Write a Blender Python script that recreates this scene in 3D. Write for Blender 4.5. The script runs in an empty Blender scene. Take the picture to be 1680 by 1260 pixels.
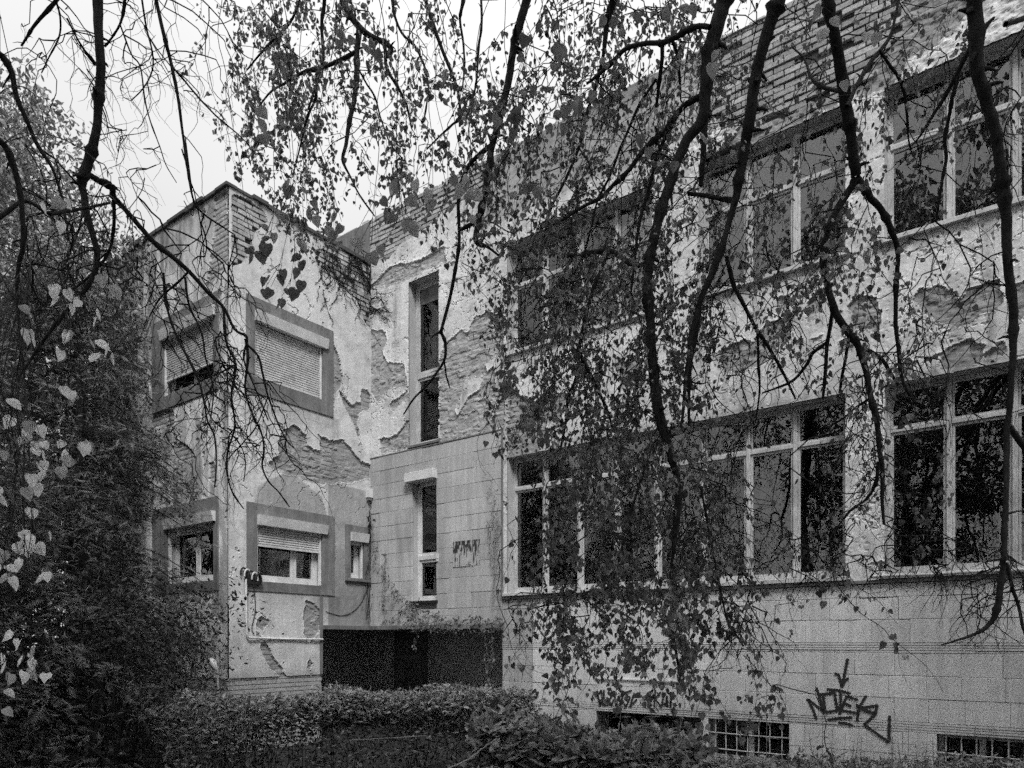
import bpy, math, random
import numpy as np
from mathutils import Vector, Matrix, Euler

random.seed(7)
rng = np.random.default_rng(7)
scene = bpy.context.scene
COL = scene.collection

# ------------------------------------------------------------------ camera, sky, sun, exposure
EYE = 1.7
cam_data = bpy.data.cameras.new('camera')
cam = bpy.data.objects.new('camera', cam_data)
COL.objects.link(cam)
cam.location = (0, 0, EYE)
cam.rotation_euler = (math.radians(90), 0, 0)
cam_data.sensor_width = 36
cam_data.lens = 36 * 1160 / 1680
cam_data.shift_y = 420 / 1680
cam_data.clip_end = 500
scene.camera = cam

world = bpy.data.worlds.new('World')
scene.world = world
world.use_nodes = True
wn, wl = world.node_tree.nodes, world.node_tree.links
wn.clear()
w_out = wn.new('ShaderNodeOutputWorld')
w_bg = wn.new('ShaderNodeBackground')
w_sky = wn.new('ShaderNodeTexSky')
w_sky.sky_type = 'NISHITA'
w_sky.sun_disc = False
w_sky.sun_elevation = math.radians(52)
w_sky.sun_rotation = math.radians(168)
w_bw = wn.new('ShaderNodeRGBToBW')
w_geo = wn.new('ShaderNodeTexCoord')
w_sep = wn.new('ShaderNodeSeparateXYZ')
w_abs = wn.new('ShaderNodeMath'); w_abs.operation = 'MAXIMUM'; w_abs.inputs[1].default_value = 0
w_pow = wn.new('ShaderNodeMath'); w_pow.operation = 'POWER'; w_pow.inputs[1].default_value = 4
w_mad = wn.new('ShaderNodeMath'); w_mad.operation = 'MULTIPLY_ADD'
w_mad.inputs[1].default_value = 6.5; w_mad.inputs[2].default_value = 3.4     # overcast veil, brighter overhead
w_noise = wn.new('ShaderNodeTexNoise'); w_noise.inputs['Scale'].default_value = 2.2; w_noise.inputs['Detail'].default_value = 4
w_nm = wn.new('ShaderNodeMapRange')
w_nm.inputs['From Min'].default_value = 0.3; w_nm.inputs['From Max'].default_value = 0.7
w_nm.inputs['To Min'].default_value = 0.95; w_nm.inputs['To Max'].default_value = 1.05
w_mul = wn.new('ShaderNodeMath'); w_mul.operation = 'MULTIPLY'
w_mix = wn.new('ShaderNodeMix'); w_mix.data_type = 'FLOAT'; w_mix.inputs[0].default_value = 0.93
wl.new(w_sky.outputs[0], w_bw.inputs[0])
wl.new(w_geo.outputs['Generated'], w_sep.inputs[0])
wl.new(w_geo.outputs['Generated'], w_noise.inputs['Vector'])
wl.new(w_sep.outputs['Z'], w_abs.inputs[0]); wl.new(w_abs.outputs[0], w_pow.inputs[0])
wl.new(w_pow.outputs[0], w_mad.inputs[0])
wl.new(w_noise.outputs[0], w_nm.inputs['Value'])
wl.new(w_mad.outputs[0], w_mul.inputs[0]); wl.new(w_nm.outputs[0], w_mul.inputs[1])
wl.new(w_bw.outputs[0], w_mix.inputs[2]); wl.new(w_mul.outputs[0], w_mix.inputs[3])
wl.new(w_mix.outputs[0], w_bg.inputs['Color'])
w_bg.inputs['Strength'].default_value = 0.1
wl.new(w_bg.outputs[0], w_out.inputs[0])

sun_data = bpy.data.lights.new('sun', 'SUN')
sun_data.energy = 1.5
sun_data.angle = math.radians(16)
sun_data.color = (1, 1, 1)
sun = bpy.data.objects.new('sun', sun_data)
COL.objects.link(sun)
SUN_FROM = Vector((0.13, -0.62, 0.78))
sun.rotation_euler = SUN_FROM.to_track_quat('Z', 'Y').to_euler()

scene.view_settings.view_transform = 'Standard'
scene.view_settings.look = 'None'
scene.view_settings.exposure = 1.2
scene.view_settings.gamma = 1
scene.render.engine = 'CYCLES'
scene.cycles.use_denoising = False
scene.cycles.max_bounces = 6
scene.cycles.diffuse_bounces = 3
scene.cycles.glossy_bounces = 3
scene.cycles.transparent_max_bounces = 12
scene.cycles.use_adaptive_sampling = True
scene.cycles.adaptive_threshold = 0.045
scene.cycles.adaptive_min_samples = 20

# ------------------------------------------------------------------ building frame and unprojection
UX, UY = 0.80357, -0.59524          # along the long facade, towards the right of the picture
VX, VY = 0.59524, 0.80357           # into the building
ROT = math.atan2(UY, UX)
V0 = 8.68                           # long facade
UW = -9.59                          # face of the wing
VW = 5.91                           # end face of the wing
ROOF = 9.2
WROOF = 8.4

def ray(px, py):
    return (px - 840) / 1160.0, (1050 - py) / 1160.0
def pu(px, py, v=V0):               # pixel -> (u, z) on the long facade
    r, s = ray(px, py)
    t = v / (r * VX + VY)
    return t * (r * UX + UY), EYE + s * t
def pv(px, py, u=UW):               # pixel -> (v, z) on the wing's face
    r, s = ray(px, py)
    t = u / (r * UX + UY)
    return t * (r * VX + VY), EYE + s * t
def ps(px, py):                     # pixel -> (u, z) on the wing's end face
    return pu(px, py, VW)
def at(px, py, t):                  # pixel at depth t -> world point
    r, s = ray(px, py)
    return np.array([r * t, t, EYE + s * t])
def b2w(u, v, z):
    return np.array([u * UX + v * VX, u * UY + v * VY, z])
def w2px(P):
    P = np.asarray(P)
    t = np.maximum(P[..., 1], 1e-3)
    return 840 + 1160 * P[..., 0] / t, 1050 - 1160 * (P[..., 2] - EYE) / t

# ------------------------------------------------------------------ noise
def _hash(ix, iy, seed):
    h = (ix.astype(np.int64) * 374761393 + iy.astype(np.int64) * 668265263 + seed * 974634777) & 0xffffffff
    h = ((h ^ (h >> 13)) * 1274126177) & 0xffffffff
    h = h ^ (h >> 16)
    return (h & 0xffffff) / float(0xffffff)
def vnoise(x, y, seed=0):
    x = np.asarray(x, float); y = np.asarray(y, float)
    ix, iy = np.floor(x), np.floor(y)
    fx, fy = x - ix, y - iy
    fx = fx * fx * (3 - 2 * fx); fy = fy * fy * (3 - 2 * fy)
    a = _hash(ix, iy, seed); b = _hash(ix + 1, iy, seed)
    c = _hash(ix, iy + 1, seed); d = _hash(ix + 1, iy + 1, seed)
    return (a * (1 - fx) + b * fx) * (1 - fy) + (c * (1 - fx) + d * fx) * fy
def fbm(x, y, seed=0, octs=4):
    s, a, tot = 0, 1.0, 0
    for k in range(octs):
        s = s + a * vnoise(x * 2 ** k + 13.7 * k, y * 2 ** k + 7.1 * k, seed + k)
        tot += a; a *= 0.5
    return s / tot
def sstep(a, b, x):
    t = np.clip((x - a) / (b - a), 0, 1)
    return t * t * (3 - 2 * t)
def poly_sd(X, Y, poly):            # signed distance, negative inside; far points get a big value
    out = np.full(X.shape, 9.0)
    P = np.array(poly)
    x0, y0 = P.min(0) - 0.3; x1, y1 = P.max(0) + 0.3
    m = (X > x0) & (X < x1) & (Y > y0) & (Y < y1)
    x, y = X[m], Y[m]
    d = np.full(x.shape, 1e9); ins = np.zeros(x.shape, bool)
    n = len(P)
    for i in range(n):
        ax, ay = P[i]; bx, by = P[(i + 1) % n]
        ex, ey = bx - ax, by - ay
        t = np.clip(((x - ax) * ex + (y - ay) * ey) / (ex * ex + ey * ey + 1e-12), 0, 1)
        d = np.minimum(d, np.hypot(x - ax - t * ex, y - ay - t * ey))
        c = ((ay > y) != (by > y))
        with np.errstate(divide='ignore', invalid='ignore'):
            xx = (bx - ax) * (y - ay) / (by - ay + 1e-15) + ax
        ins ^= c & (x < xx)
    out[m] = np.where(ins, -d, d)
    return out

# ------------------------------------------------------------------ mesh helpers
def mesh_np(name, verts, quads=None, tris=None, smooth=False, attrs=None):
    me = bpy.data.meshes.new(name)
    verts = np.ascontiguousarray(verts, dtype=np.float32)
    parts, starts, tot = [], [], 0
    if quads is not None and len(quads):
        q = np.asarray(quads, dtype=np.int32); parts.append(q.ravel()); starts.append(np.arange(len(q)) * 4); tot = len(q) * 4
    if tris is not None and len(tris):
        q = np.asarray(tris, dtype=np.int32); parts.append(q.ravel()); starts.append(tot + np.arange(len(q)) * 3)
    loops = np.concatenate(parts); ls = np.concatenate(starts).astype(np.int32)
    me.vertices.add(len(verts)); me.vertices.foreach_set('co', verts.ravel())
    me.loops.add(len(loops)); me.loops.foreach_set('vertex_index', loops)
    me.polygons.add(len(ls)); me.polygons.foreach_set('loop_start', ls)
    me.polygons.foreach_set('use_smooth', np.full(len(ls), bool(smooth)))
    for k, a in (attrs or {}).items():
        at_ = me.attributes.new(k, 'FLOAT', 'POINT')
        at_.data.foreach_set('value', np.ascontiguousarray(a, dtype=np.float32))
    me.update(calc_edges=True)
    me.validate()
    return me

ORIGIN = {}
def link(name, me, mat=None, parent=None, loc=(0, 0, 0)):
    o = bpy.data.objects.new(name, me)
    COL.objects.link(o)
    if mat is not None and me is not None and not me.materials:
        me.materials.append(mat)
    if parent is not None:
        o.parent = parent
        base = ORIGIN.get(parent.name, (0, 0, 0))
        o.location = [loc[i] - base[i] for i in range(3)]
    else:
        o.location = loc
    ORIGIN[o.name] = tuple(loc)
    return o
def tag(o, label=None, cat=None, group=None, kind=None):
    if label: o['label'] = label
    if cat: o['category'] = cat
    if group: o['group'] = group
    if kind: o['kind'] = kind
    return o
def thing(name, label, cat, loc=(0, 0, 0), group=None):
    o = link(name, None, loc=loc)
    o.empty_display_size = 0.2
    return tag(o, label, cat, group)

BOXQ = np.array([[0, 3, 2, 1], [4, 5, 6, 7], [0, 1, 5, 4], [1, 2, 6, 5], [2, 3, 7, 6], [3, 0, 4, 7]])
def box_v(x0, x1, y0, y1, z0, z1):
    return np.array([[x0, y0, z0], [x1, y0, z0], [x1, y1, z0], [x0, y1, z0], [x0, y0, z1], [x1, y0, z1], [x1, y1, z1], [x0, y1, z1]], float)
_boxcache = {}
def box(name, mat, parent, x0, x1, y0, y1, z0, z1):
    x0, x1 = min(x0, x1), max(x0, x1); y0, y1 = min(y0, y1), max(y0, y1)
    d = (round(x1 - x0, 4), round(y1 - y0, 4), round(z1 - z0, 4), mat.name)
    me = _boxcache.get(d)
    if me is None:
        h = [q / 2 for q in d[:3]]
        c = min(0.004, 0.2 * min(h))
        me = chamfer(h, c, name)
        me.materials.append(mat)
        _boxcache[d] = me
    return link(name, me, None, parent, ((x0 + x1) / 2, (y0 + y1) / 2, (z0 + z1) / 2))
def chamfer(h, c, name):            # box with small chamfers: 24 vertices, 44 triangles
    V, idx = [], {}
    for sx in (-1, 1):
        for sy in (-1, 1):
            for sz in (-1, 1):
                for ax in range(3):
                    p = [sx * (h[0] - c), sy * (h[1] - c), sz * (h[2] - c)]
                    p[ax] = (sx, sy, sz)[ax] * h[ax]
                    idx[(sx, sy, sz, ax)] = len(V); V.append(p)
    F = []
    for ax in range(3):
        a, b = [(1, 2), (2, 0), (0, 1)][ax]
        for s in (-1, 1):
            f = []
            for (p, q) in ((-1, -1), (1, -1), (1, 1), (-1, 1)):
                k = [0, 0, 0]; k[ax] = s; k[a] = p; k[b] = q
                f.append(idx[(k[0], k[1], k[2], ax)])
            F.append(f if s > 0 else f[::-1])
    for ax in range(3):
        a, b = [(1, 2), (2, 0), (0, 1)][ax]
        for p in (-1, 1):
            for q in (-1, 1):
                k0 = [0, 0, 0]; k1 = [0, 0, 0]
                k0[a] = k1[a] = p; k0[b] = k1[b] = q; k0[ax] = -1; k1[ax] = 1
                f = [idx[(*k0, a)], idx[(*k1, a)], idx[(*k1, b)], idx[(*k0, b)]]
                F.append(f if p * q < 0 else f[::-1])
    T = []
    for sx in (-1, 1):
        for sy in (-1, 1):
            for sz in (-1, 1):
                f = [idx[(sx, sy, sz, k)] for k in range(3)]
                T.append(f if sx * sy * sz > 0 else f[::-1])
    me = bpy.data.meshes.new(name)
    me.from_pydata(V, [], F + T)
    return me

class Acc:                          # gathers pieces into one mesh
    def __init__(s): s.v = []; s.q = []; s.t = []; s.a = []; s.n = 0
    def add(s, v, q=None, t=None, alb=None):
        v = np.asarray(v, float)
        if q is not None and len(q): s.q.append(np.asarray(q) + s.n)
        if t is not None and len(t): s.t.append(np.asarray(t) + s.n)
        s.v.append(v)
        s.a.append(np.full(len(v), 0.5) if alb is None else (np.full(len(v), alb) if np.isscalar(alb) else alb))
        s.n += len(v)
    def box(s, *a): s.add(box_v(*a), BOXQ)
    def mesh(s, name, smooth=False):
        if not s.v: return None
        return mesh_np(name, np.vstack(s.v), np.vstack(s.q) if s.q else None, np.vstack(s.t) if s.t else None, smooth, {'alb': np.concatenate(s.a)})
    def build(s, name, mat, parent=None, smooth=False, loc=(0, 0, 0)):
        me = s.mesh(name, smooth)
        if me is None: return None
        if any(loc):
            me.transform(Matrix.Translation([-c for c in loc]))
        return link(name, me, mat, parent, loc)

def tube(acc, pts, rad, k=5, alb=None):
    P = np.asarray(pts, float); n = len(P)
    if n < 2: return
    R = np.full(n, rad) if np.isscalar(rad) else np.asarray(rad, float)
    T = np.gradient(P, axis=0); T /= np.linalg.norm(T, axis=1)[:, None] + 1e-9
    ref = np.array([0.31, 0.93, 0.17]); ref /= np.linalg.norm(ref)
    A = np.cross(T, ref); A /= np.linalg.norm(A, axis=1)[:, None] + 1e-9
    B = np.cross(T, A)
    th = np.arange(k) * 2 * math.pi / k
    ring = (np.cos(th)[None, :, None] * A[:, None] + np.sin(th)[None, :, None] * B[:, None]) * R[:, None, None] + P[:, None]
    i = np.arange(n - 1)[:, None] * k; j = np.arange(k)[None]; j2 = (j + 1) % k
    q = np.stack([i + j, i + j2, i + k + j2, i + k + j], -1).reshape(-1, 4)
    acc.add(ring.reshape(-1, 3), q, None, alb)

def smooth_path(P, R=None, sub=6, jit=0.0):
    P = np.asarray(P, float); n = len(P)
    out, ro = [], []
    for i in range(n - 1):
        p0 = P[max(i - 1, 0)]; p1 = P[i]; p2 = P[i + 1]; p3 = P[min(i + 2, n - 1)]
        for s in range(sub):
            t = s / sub
            out.append(0.5 * ((2 * p1) + (-p0 + p2) * t + (2 * p0 - 5 * p1 + 4 * p2 - p3) * t * t + (-p0 + 3 * p1 - 3 * p2 + p3) * t ** 3))
            if R is not None: ro.append(R[i] * (1 - t) + R[i + 1] * t)
    out.append(P[-1])
    if R is not None: ro.append(R[-1])
    out = np.array(out)
    if jit: out[1:-1] += rng.normal(0, jit, (len(out) - 2, 3))
    return (out, np.array(ro)) if R is not None else out

# ------------------------------------------------------------------ materials (a black and white place: every colour is a grey)
def grey(v): return (v, v, v, 1)
def new_mat(name):
    m = bpy.data.materials.new(name); m.use_nodes = True
    nt = m.node_tree
    b = nt.nodes['Principled BSDF']
    return m, nt, b
def noise_node(nt, scale, detail=4, rough=0.6, stretch=None, coord='Object'):
    tc = nt.nodes.new('ShaderNodeNewGeometry'); coord = 'Position'
    n = nt.nodes.new('ShaderNodeTexNoise')
    n.inputs['Scale'].default_value = scale; n.inputs['Detail'].default_value = detail; n.inputs['Roughness'].default_value = rough
    if stretch:
        mp = nt.nodes.new('ShaderNodeMapping'); mp.inputs['Scale'].default_value = stretch
        nt.links.new(tc.outputs[coord], mp.inputs[0]); nt.links.new(mp.outputs[0], n.inputs['Vector'])
    else:
        nt.links.new(tc.outputs[coord], n.inputs['Vector'])
    return n
def rng_node(nt, src, a, b, lo, hi):
    r = nt.nodes.new('ShaderNodeMapRange')
    r.inputs['From Min'].default_value = a; r.inputs['From Max'].default_value = b
    r.inputs['To Min'].default_value = lo; r.inputs['To Max'].default_value = hi
    nt.links.new(src, r.inputs['Value'])
    return r.outputs[0]
def mul(nt, a, b):
    m = nt.nodes.new('ShaderNodeMath'); m.operation = 'MULTIPLY'
    for i, x in enumerate((a, b)):
        if isinstance(x, (int, float)): m.inputs[i].default_value = x
        else: nt.links.new(x, m.inputs[i])
    return m.outputs[0]
def to_col(nt, val, sock):
    nt.links.new(val, sock)
def surf(name, base=None, rough=0.9, var=0.25, scale=20, bump=0.3, bdist=0.004, stretch=None, big=0.2, bigscale=1.5, rnd=0.0, attr=False, spec=0.2, streak=0.0):
    m, nt, b = new_mat(name)
    if attr:
        a = nt.nodes.new('ShaderNodeAttribute'); a.attribute_name = 'alb'; val = a.outputs['Fac']
    else:
        v = nt.nodes.new('ShaderNodeValue'); v.outputs[0].default_value = base; val = v.outputs[0]
    n1 = noise_node(nt, scale, 5, 0.65, stretch)
    val = mul(nt, val, rng_node(nt, n1.outputs[0], 0.25, 0.75, 1 - var, 1 + var))
    if big:
        n2 = noise_node(nt, bigscale, 4, 0.6)
        val = mul(nt, val, rng_node(nt, n2.outputs[0], 0.3, 0.7, 1 - big, 1 + big * 0.6))
    if streak:
        n3 = noise_node(nt, 1.0, 4, 0.7, (9, 9, 0.7))
        val = mul(nt, val, rng_node(nt, n3.outputs[0], 0.35, 0.6, 1 - streak, 1.03))
    if rnd:
        oi = nt.nodes.new('ShaderNodeObjectInfo')
        val = mul(nt, val, rng_node(nt, oi.outputs['Random'], 0, 1, 1 - rnd, 1 + rnd))
    to_col(nt, val, b.inputs['Base Color'])
    b.inputs['Roughness'].default_value = rough
    b.inputs['Specular IOR Level'].default_value = spec
    if bump:
        bp = nt.nodes.new('ShaderNodeBump'); bp.inputs['Strength'].default_value = bump; bp.inputs['Distance'].default_value = bdist
        nt.links.new(n1.outputs[0], bp.inputs['Height']); nt.links.new(bp.outputs[0], b.inputs['Normal'])
    return m
M = {}
M['wall'] = surf('weathered_plaster', attr=True, var=0.16, scale=45, bump=0.6, bdist=0.004, big=0.10, bigscale=2.5, streak=0.12)
M['brick'] = surf('old_brick', 0.36, var=0.35, scale=28, bump=0.8, bdist=0.008, big=0.2, bigscale=3, rnd=0.3)
M['stone'] = surf('grey_stone', 0.43, var=0.14, scale=60, bump=0.5, bdist=0.003, big=0.2, bigscale=1.1, rnd=0.08, streak=0.2)
M['stone_light'] = surf('overpainted_stone', 0.62, var=0.12, scale=60, bump=0.5, bdist=0.003, big=0.2, bigscale=0.9, rnd=0.07, streak=0.16)
M['joint'] = surf('stone_joint', 0.22, var=0.3, scale=30)
M['mortar'] = surf('crumbled_mortar', 0.15, var=0.3, scale=30)
M['band'] = surf('stained_concrete_band', 0.18, var=0.25, scale=30, bump=0.6, big=0.3, bigscale=2.5, streak=0.3)
M['wood'] = surf('peeling_window_wood', 0.46, var=0.42, scale=14, stretch=(6, 6, 0.8), bump=0.4, bdist=0.002, big=0.3, bigscale=3)
M['wood_dark'] = surf('dark_window_wood', 0.12, var=0.3, scale=14, stretch=(6, 6, 0.8))
M['white'] = surf('dirty_white_paint', 0.62, rough=0.5, var=0.12, scale=12, bump=0.1, big=0.2, bigscale=4, spec=0.4)
M['shutter'] = surf('pale_shutter_slat', 0.52, rough=0.6, var=0.1, scale=12, bump=0.1, big=0.2, bigscale=3, spec=0.3)
M['metal'] = surf('pale_sill_metal', 0.50, rough=0.45, var=0.2, scale=20, bump=0.1, big=0.25, bigscale=3, spec=0.5)
M['coping'] = surf('dark_roof_edge', 0.07, rough=0.7, var=0.3, scale=10)
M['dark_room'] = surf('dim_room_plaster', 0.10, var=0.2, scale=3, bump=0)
M['black'] = surf('black_rubber', 0.02, rough=0.6, var=0.2, scale=20, bump=0.1)
M['spray'] = surf('black_spray_paint', 0.035, rough=0.7, var=0.5, scale=40, bump=0)
M['bark'] = surf('dark_wet_bark', 0.034, rough=0.9, var=0.6, scale=30, stretch=(1, 1, 0.4), bump=1.0, bdist=0.012, big=0.4, bigscale=4, spec=0.1)
M['twig'] = surf('dark_twig', 0.02, rough=0.8, var=0.3, scale=30, bump=0, spec=0.1)
M['dry_twig'] = surf('dry_grey_twig', 0.22, rough=0.8, var=0.3, scale=30, bump=0, spec=0.1)
M['soil'] = surf('damp_soil', 0.035, var=0.5, scale=6, bump=1, bdist=0.03)

def leaf_mat(name, gloss=0.35, transl=0.25, gain=1.0):
    m, nt, b = new_mat(name)
    a = nt.nodes.new('ShaderNodeAttribute'); a.attribute_name = 'alb'
    n1 = noise_node(nt, 25, 3, 0.6)
    val = mul(nt, mul(nt, a.outputs['Fac'], gain), rng_node(nt, n1.outputs[0], 0.3, 0.7, 0.7, 1.3))
    to_col(nt, val, b.inputs['Base Color'])
    b.inputs['Roughness'].default_value = 0.45
    b.inputs['Specular IOR Level'].default_value = gloss
    tr = nt.nodes.new('ShaderNodeBsdfTranslucent'); to_col(nt, val, tr.inputs[0])
    mx = nt.nodes.new('ShaderNodeMixShader'); mx.inputs[0].default_value = transl
    nt.links.new(b.outputs[0], mx.inputs[1]); nt.links.new(tr.outputs[0], mx.inputs[2])
    nt.links.new(mx.outputs[0], nt.nodes['Material Output'].inputs[0])
    return m
M['leaf'] = leaf_mat('hanging_leaf', 0.35, 0.5, 1.35)
M['hedge_leaf'] = leaf_mat('hedge_leaf', 0.4, 0.15)
M['tree_leaf'] = leaf_mat('garden_tree_leaf', 0.3, 0.2)
M['needle'] = leaf_mat('yew_needle', 0.3, 0.05)

def glass_mat(name, tint, wob=0.4, base_refl=0.06, rough=0.0):
    m, nt, b = new_mat(name)
    nt.nodes.remove(b)
    tr = nt.nodes.new('ShaderNodeBsdfTransparent'); tr.inputs[0].default_value = grey(tint)
    gl = nt.nodes.new('ShaderNodeBsdfGlossy'); gl.inputs['Roughness'].default_value = rough; gl.inputs['Color'].default_value = grey(0.9)
    fr = nt.nodes.new('ShaderNodeFresnel'); fr.inputs[0].default_value = 1.55
    ad = nt.nodes.new('ShaderNodeMath'); ad.operation = 'MULTIPLY_ADD'; ad.inputs[1].default_value = 1.5; ad.inputs[2].default_value = base_refl
    n = noise_node(nt, 1.6, 2, 0.5)
    bp = nt.nodes.new('ShaderNodeBump'); bp.inputs['Strength'].default_value = wob; bp.inputs['Distance'].default_value = 0.02
    nt.links.new(n.outputs[0], bp.inputs['Height']); nt.links.new(bp.outputs[0], gl.inputs['Normal'])
    mx = nt.nodes.new('ShaderNodeMixShader')
    nt.links.new(fr.outputs[0], ad.inputs[0]); nt.links.new(ad.outputs[0], mx.inputs[0])
    nt.links.new(tr.outputs[0], mx.inputs[1]); nt.links.new(gl.outputs[0], mx.inputs[2])
    nt.links.new(mx.outputs[0], nt.nodes['Material Output'].inputs[0])
    return m
M['glass'] = glass_mat('old_window_glass', 0.75, 0.05, 0.02)
M['glass_dirty'] = glass_mat('dusty_window_glass', 0.65, 0.06, 0.045, 0.0)

# ------------------------------------------------------------------ ground
g = 60
nx = 80
gx = np.linspace(-70, 70, nx); gy = np.linspace(-60, 110, nx)
GX, GY = np.meshgrid(gx, gy)
gz = 0.0 + 0.08 * (fbm(GX * 0.3, GY * 0.3, 5) - 0.5)
gv = np.stack([GX, GY, gz], -1).reshape(-1, 3)
ii = (np.arange(nx - 1)[:, None] * nx + np.arange(nx - 1)[None]).ravel()
link('ground', mesh_np('ground', gv, np.stack([ii, ii + 1, ii + nx + 1, ii + nx], -1), smooth=True), M['soil'])
tag(bpy.data.objects['ground'], kind='structure')

# ------------------------------------------------------------------ the building
B = thing('building', 'two storey L-shaped building with peeling plaster, roller shutters and rows of old windows', 'building')
B.rotation_euler = (0, 0, ROT)

# --- windows of the long facade: (u edges, z0, z1, transom)
BAY1 = [-6.50, -5.91, -5.30, -4.70, -4.09]
BAY2 = [-3.45, -2.87, -2.31, -1.725]
GBAY = BAY1 + BAY2          # the ground floor row runs on without a pier
BAY3 = [-1.33, -0.74, -0.168, 0.41]
GZ0, GZ1, GTR = EYE + 0.72, EYE + 2.79, EYE + 2.32
UZ0, UZ1, UTR = EYE + 4.38, EYE + 6.05, EYE + 5.45
UEND = 1.6
TALLU = (-8.60, -7.91, EYE + 3.31, EYE + 6.10)
TALLL = (-8.52, -7.96, EYE + 0.66, EYE + 2.70)
REC_Z = EYE + 0.21
REC_U = -6.60
CLAD_TOP = EYE + 3.23
def hole(e, z0, z1): return (e[0], e[-1], z0, z1)
main_holes = [hole(b, UZ0, UZ1) for b in (BAY1, BAY2, BAY3)] + [hole(b, GZ0, GZ1) for b in (GBAY, BAY3)]
main_holes += [TALLU, (TALLU[0], TALLU[1], CLAD_TOP - 0.05, TALLU[2] + 0.01)]

def polyset(fn, lists): return [[fn(x, y) for x, y in l] for l in lists]

MAIN_PEEL = polyset(pu, [
    [(1180, 575), (1198, 567), (1215, 563), (1238, 558), (1262, 530), (1283, 526), (1300, 540), (1300, 560), (1270, 575), (1250, 600), (1215, 612), (1195, 610), (1185, 595)],
    [(1272, 490), (1300, 484), (1303, 500), (1280, 508)],
    [(1325, 500), (1345, 480), (1343, 520), (1325, 533)],
    [(1393, 505), (1410, 488), (1438, 490), (1446, 515), (1438, 545), (1400, 540)],
    [(1375, 560), (1395, 555), (1400, 577), (1376, 580)],
    [(1493, 493), (1510, 480), (1533, 468), (1553, 475), (1573, 495), (1588, 477), (1613, 468), (1618, 462), (1640, 460), (1645, 487), (1647, 500), (1593, 530), (1547, 537), (1513, 517)],
    [(1538, 583), (1550, 573), (1593, 562), (1620, 567), (1610, 587), (1593, 600), (1560, 610), (1547, 603)],
    [(1613, 583), (1647, 558), (1652, 580), (1620, 589)],
    [(1480, 600), (1490, 590), (1500, 597), (1493, 613), (1480, 617)],
    [(1306, 566), (1316, 557), (1320, 568)], [(1330, 558), (1350, 552), (1350, 560), (1334, 566)],
    [(1660, 470), (1700, 455), (1720, 500), (1670, 530)],
    # around and below the tall window
    [(609, 543), (633, 543), (637, 560), (628, 577), (637, 593), (667, 597), (670, 633), (640, 637), (620, 660), (609, 640)],
    [(640, 665), (652, 655), (671, 642), (671, 655), (655, 668), (648, 676)],
    [(625, 722), (653, 713), (673, 690), (673, 736), (625, 744)],
    [(745, 557), (760, 543), (770, 545), (780, 523), (800, 515), (829, 520), (833, 600), (829, 703), (722, 728), (722, 590), (730, 567)],
    [(835, 640), (880, 660), (905, 680), (895, 720), (880, 748), (832, 752)],
    [(612, 470), (640, 440), (700, 425), (730, 405), (735, 430), (690, 447), (665, 462), (640, 470)],
    # rough strip above the upper windows
    [(1290, 290), (1320, 200), (1400, 160), (1450, 150), (1560, 60), (1590, 20), (1560, -60), (1300, 40), (1260, 150), (1200, 230), (1170, 260)],
    [(905, 520), (940, 500), (960, 515), (930, 545)], [(1010, 600), (1050, 585), (1060, 620), (1020, 640)], [(905, 640), (935, 650), (920, 700), (890, 690)],
])
MAIN_ISLE = polyset(pu, [
    [(767, 620), (793, 617), (790, 640), (770, 653), (753, 683), (748, 673), (763, 633)],
    [(797, 598), (815, 585), (829, 590), (829, 640), (815, 640), (812, 603), (802, 610)],
    [(1475, 130), (1560, 95), (1570, 70), (1500, 90)],
])
BRICK_ZONES = polyset(pu, [
    [(578, 360), (607, 365), (640, 345), (687, 322), (760, 285), (795, 265), (800, 300), (770, 330), (730, 350), (700, 375), (660, 400), (640, 425), (607, 432), (578, 440)],
    [(1160, 82), (1297, 10), (1420, -52), (1470, -78), (1480, 60), (1440, 90), (1420, 140), (1385, 135), (1370, 160), (1320, 170), (1300, 190), (1270, 195), (1245, 215), (1215, 205), (1185, 215), (1170, 190), (1175, 130)],
])
def brick_relief(u, z, seed=0):
    co = z / 0.077
    r = np.floor(co); fz = co - r
    cu = u / 0.252 + 0.5 * (r % 2)
    c = np.floor(cu); fu = cu - c
    e = np.minimum(np.minimum(fz, 1 - fz) * 0.077, np.minimum(fu, 1 - fu) * 0.252)
    return sstep(0.004, 0.016, e) * (0.6 + 0.5 * _hash(c, r, seed + 3)), _hash(c, r, seed)

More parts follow.
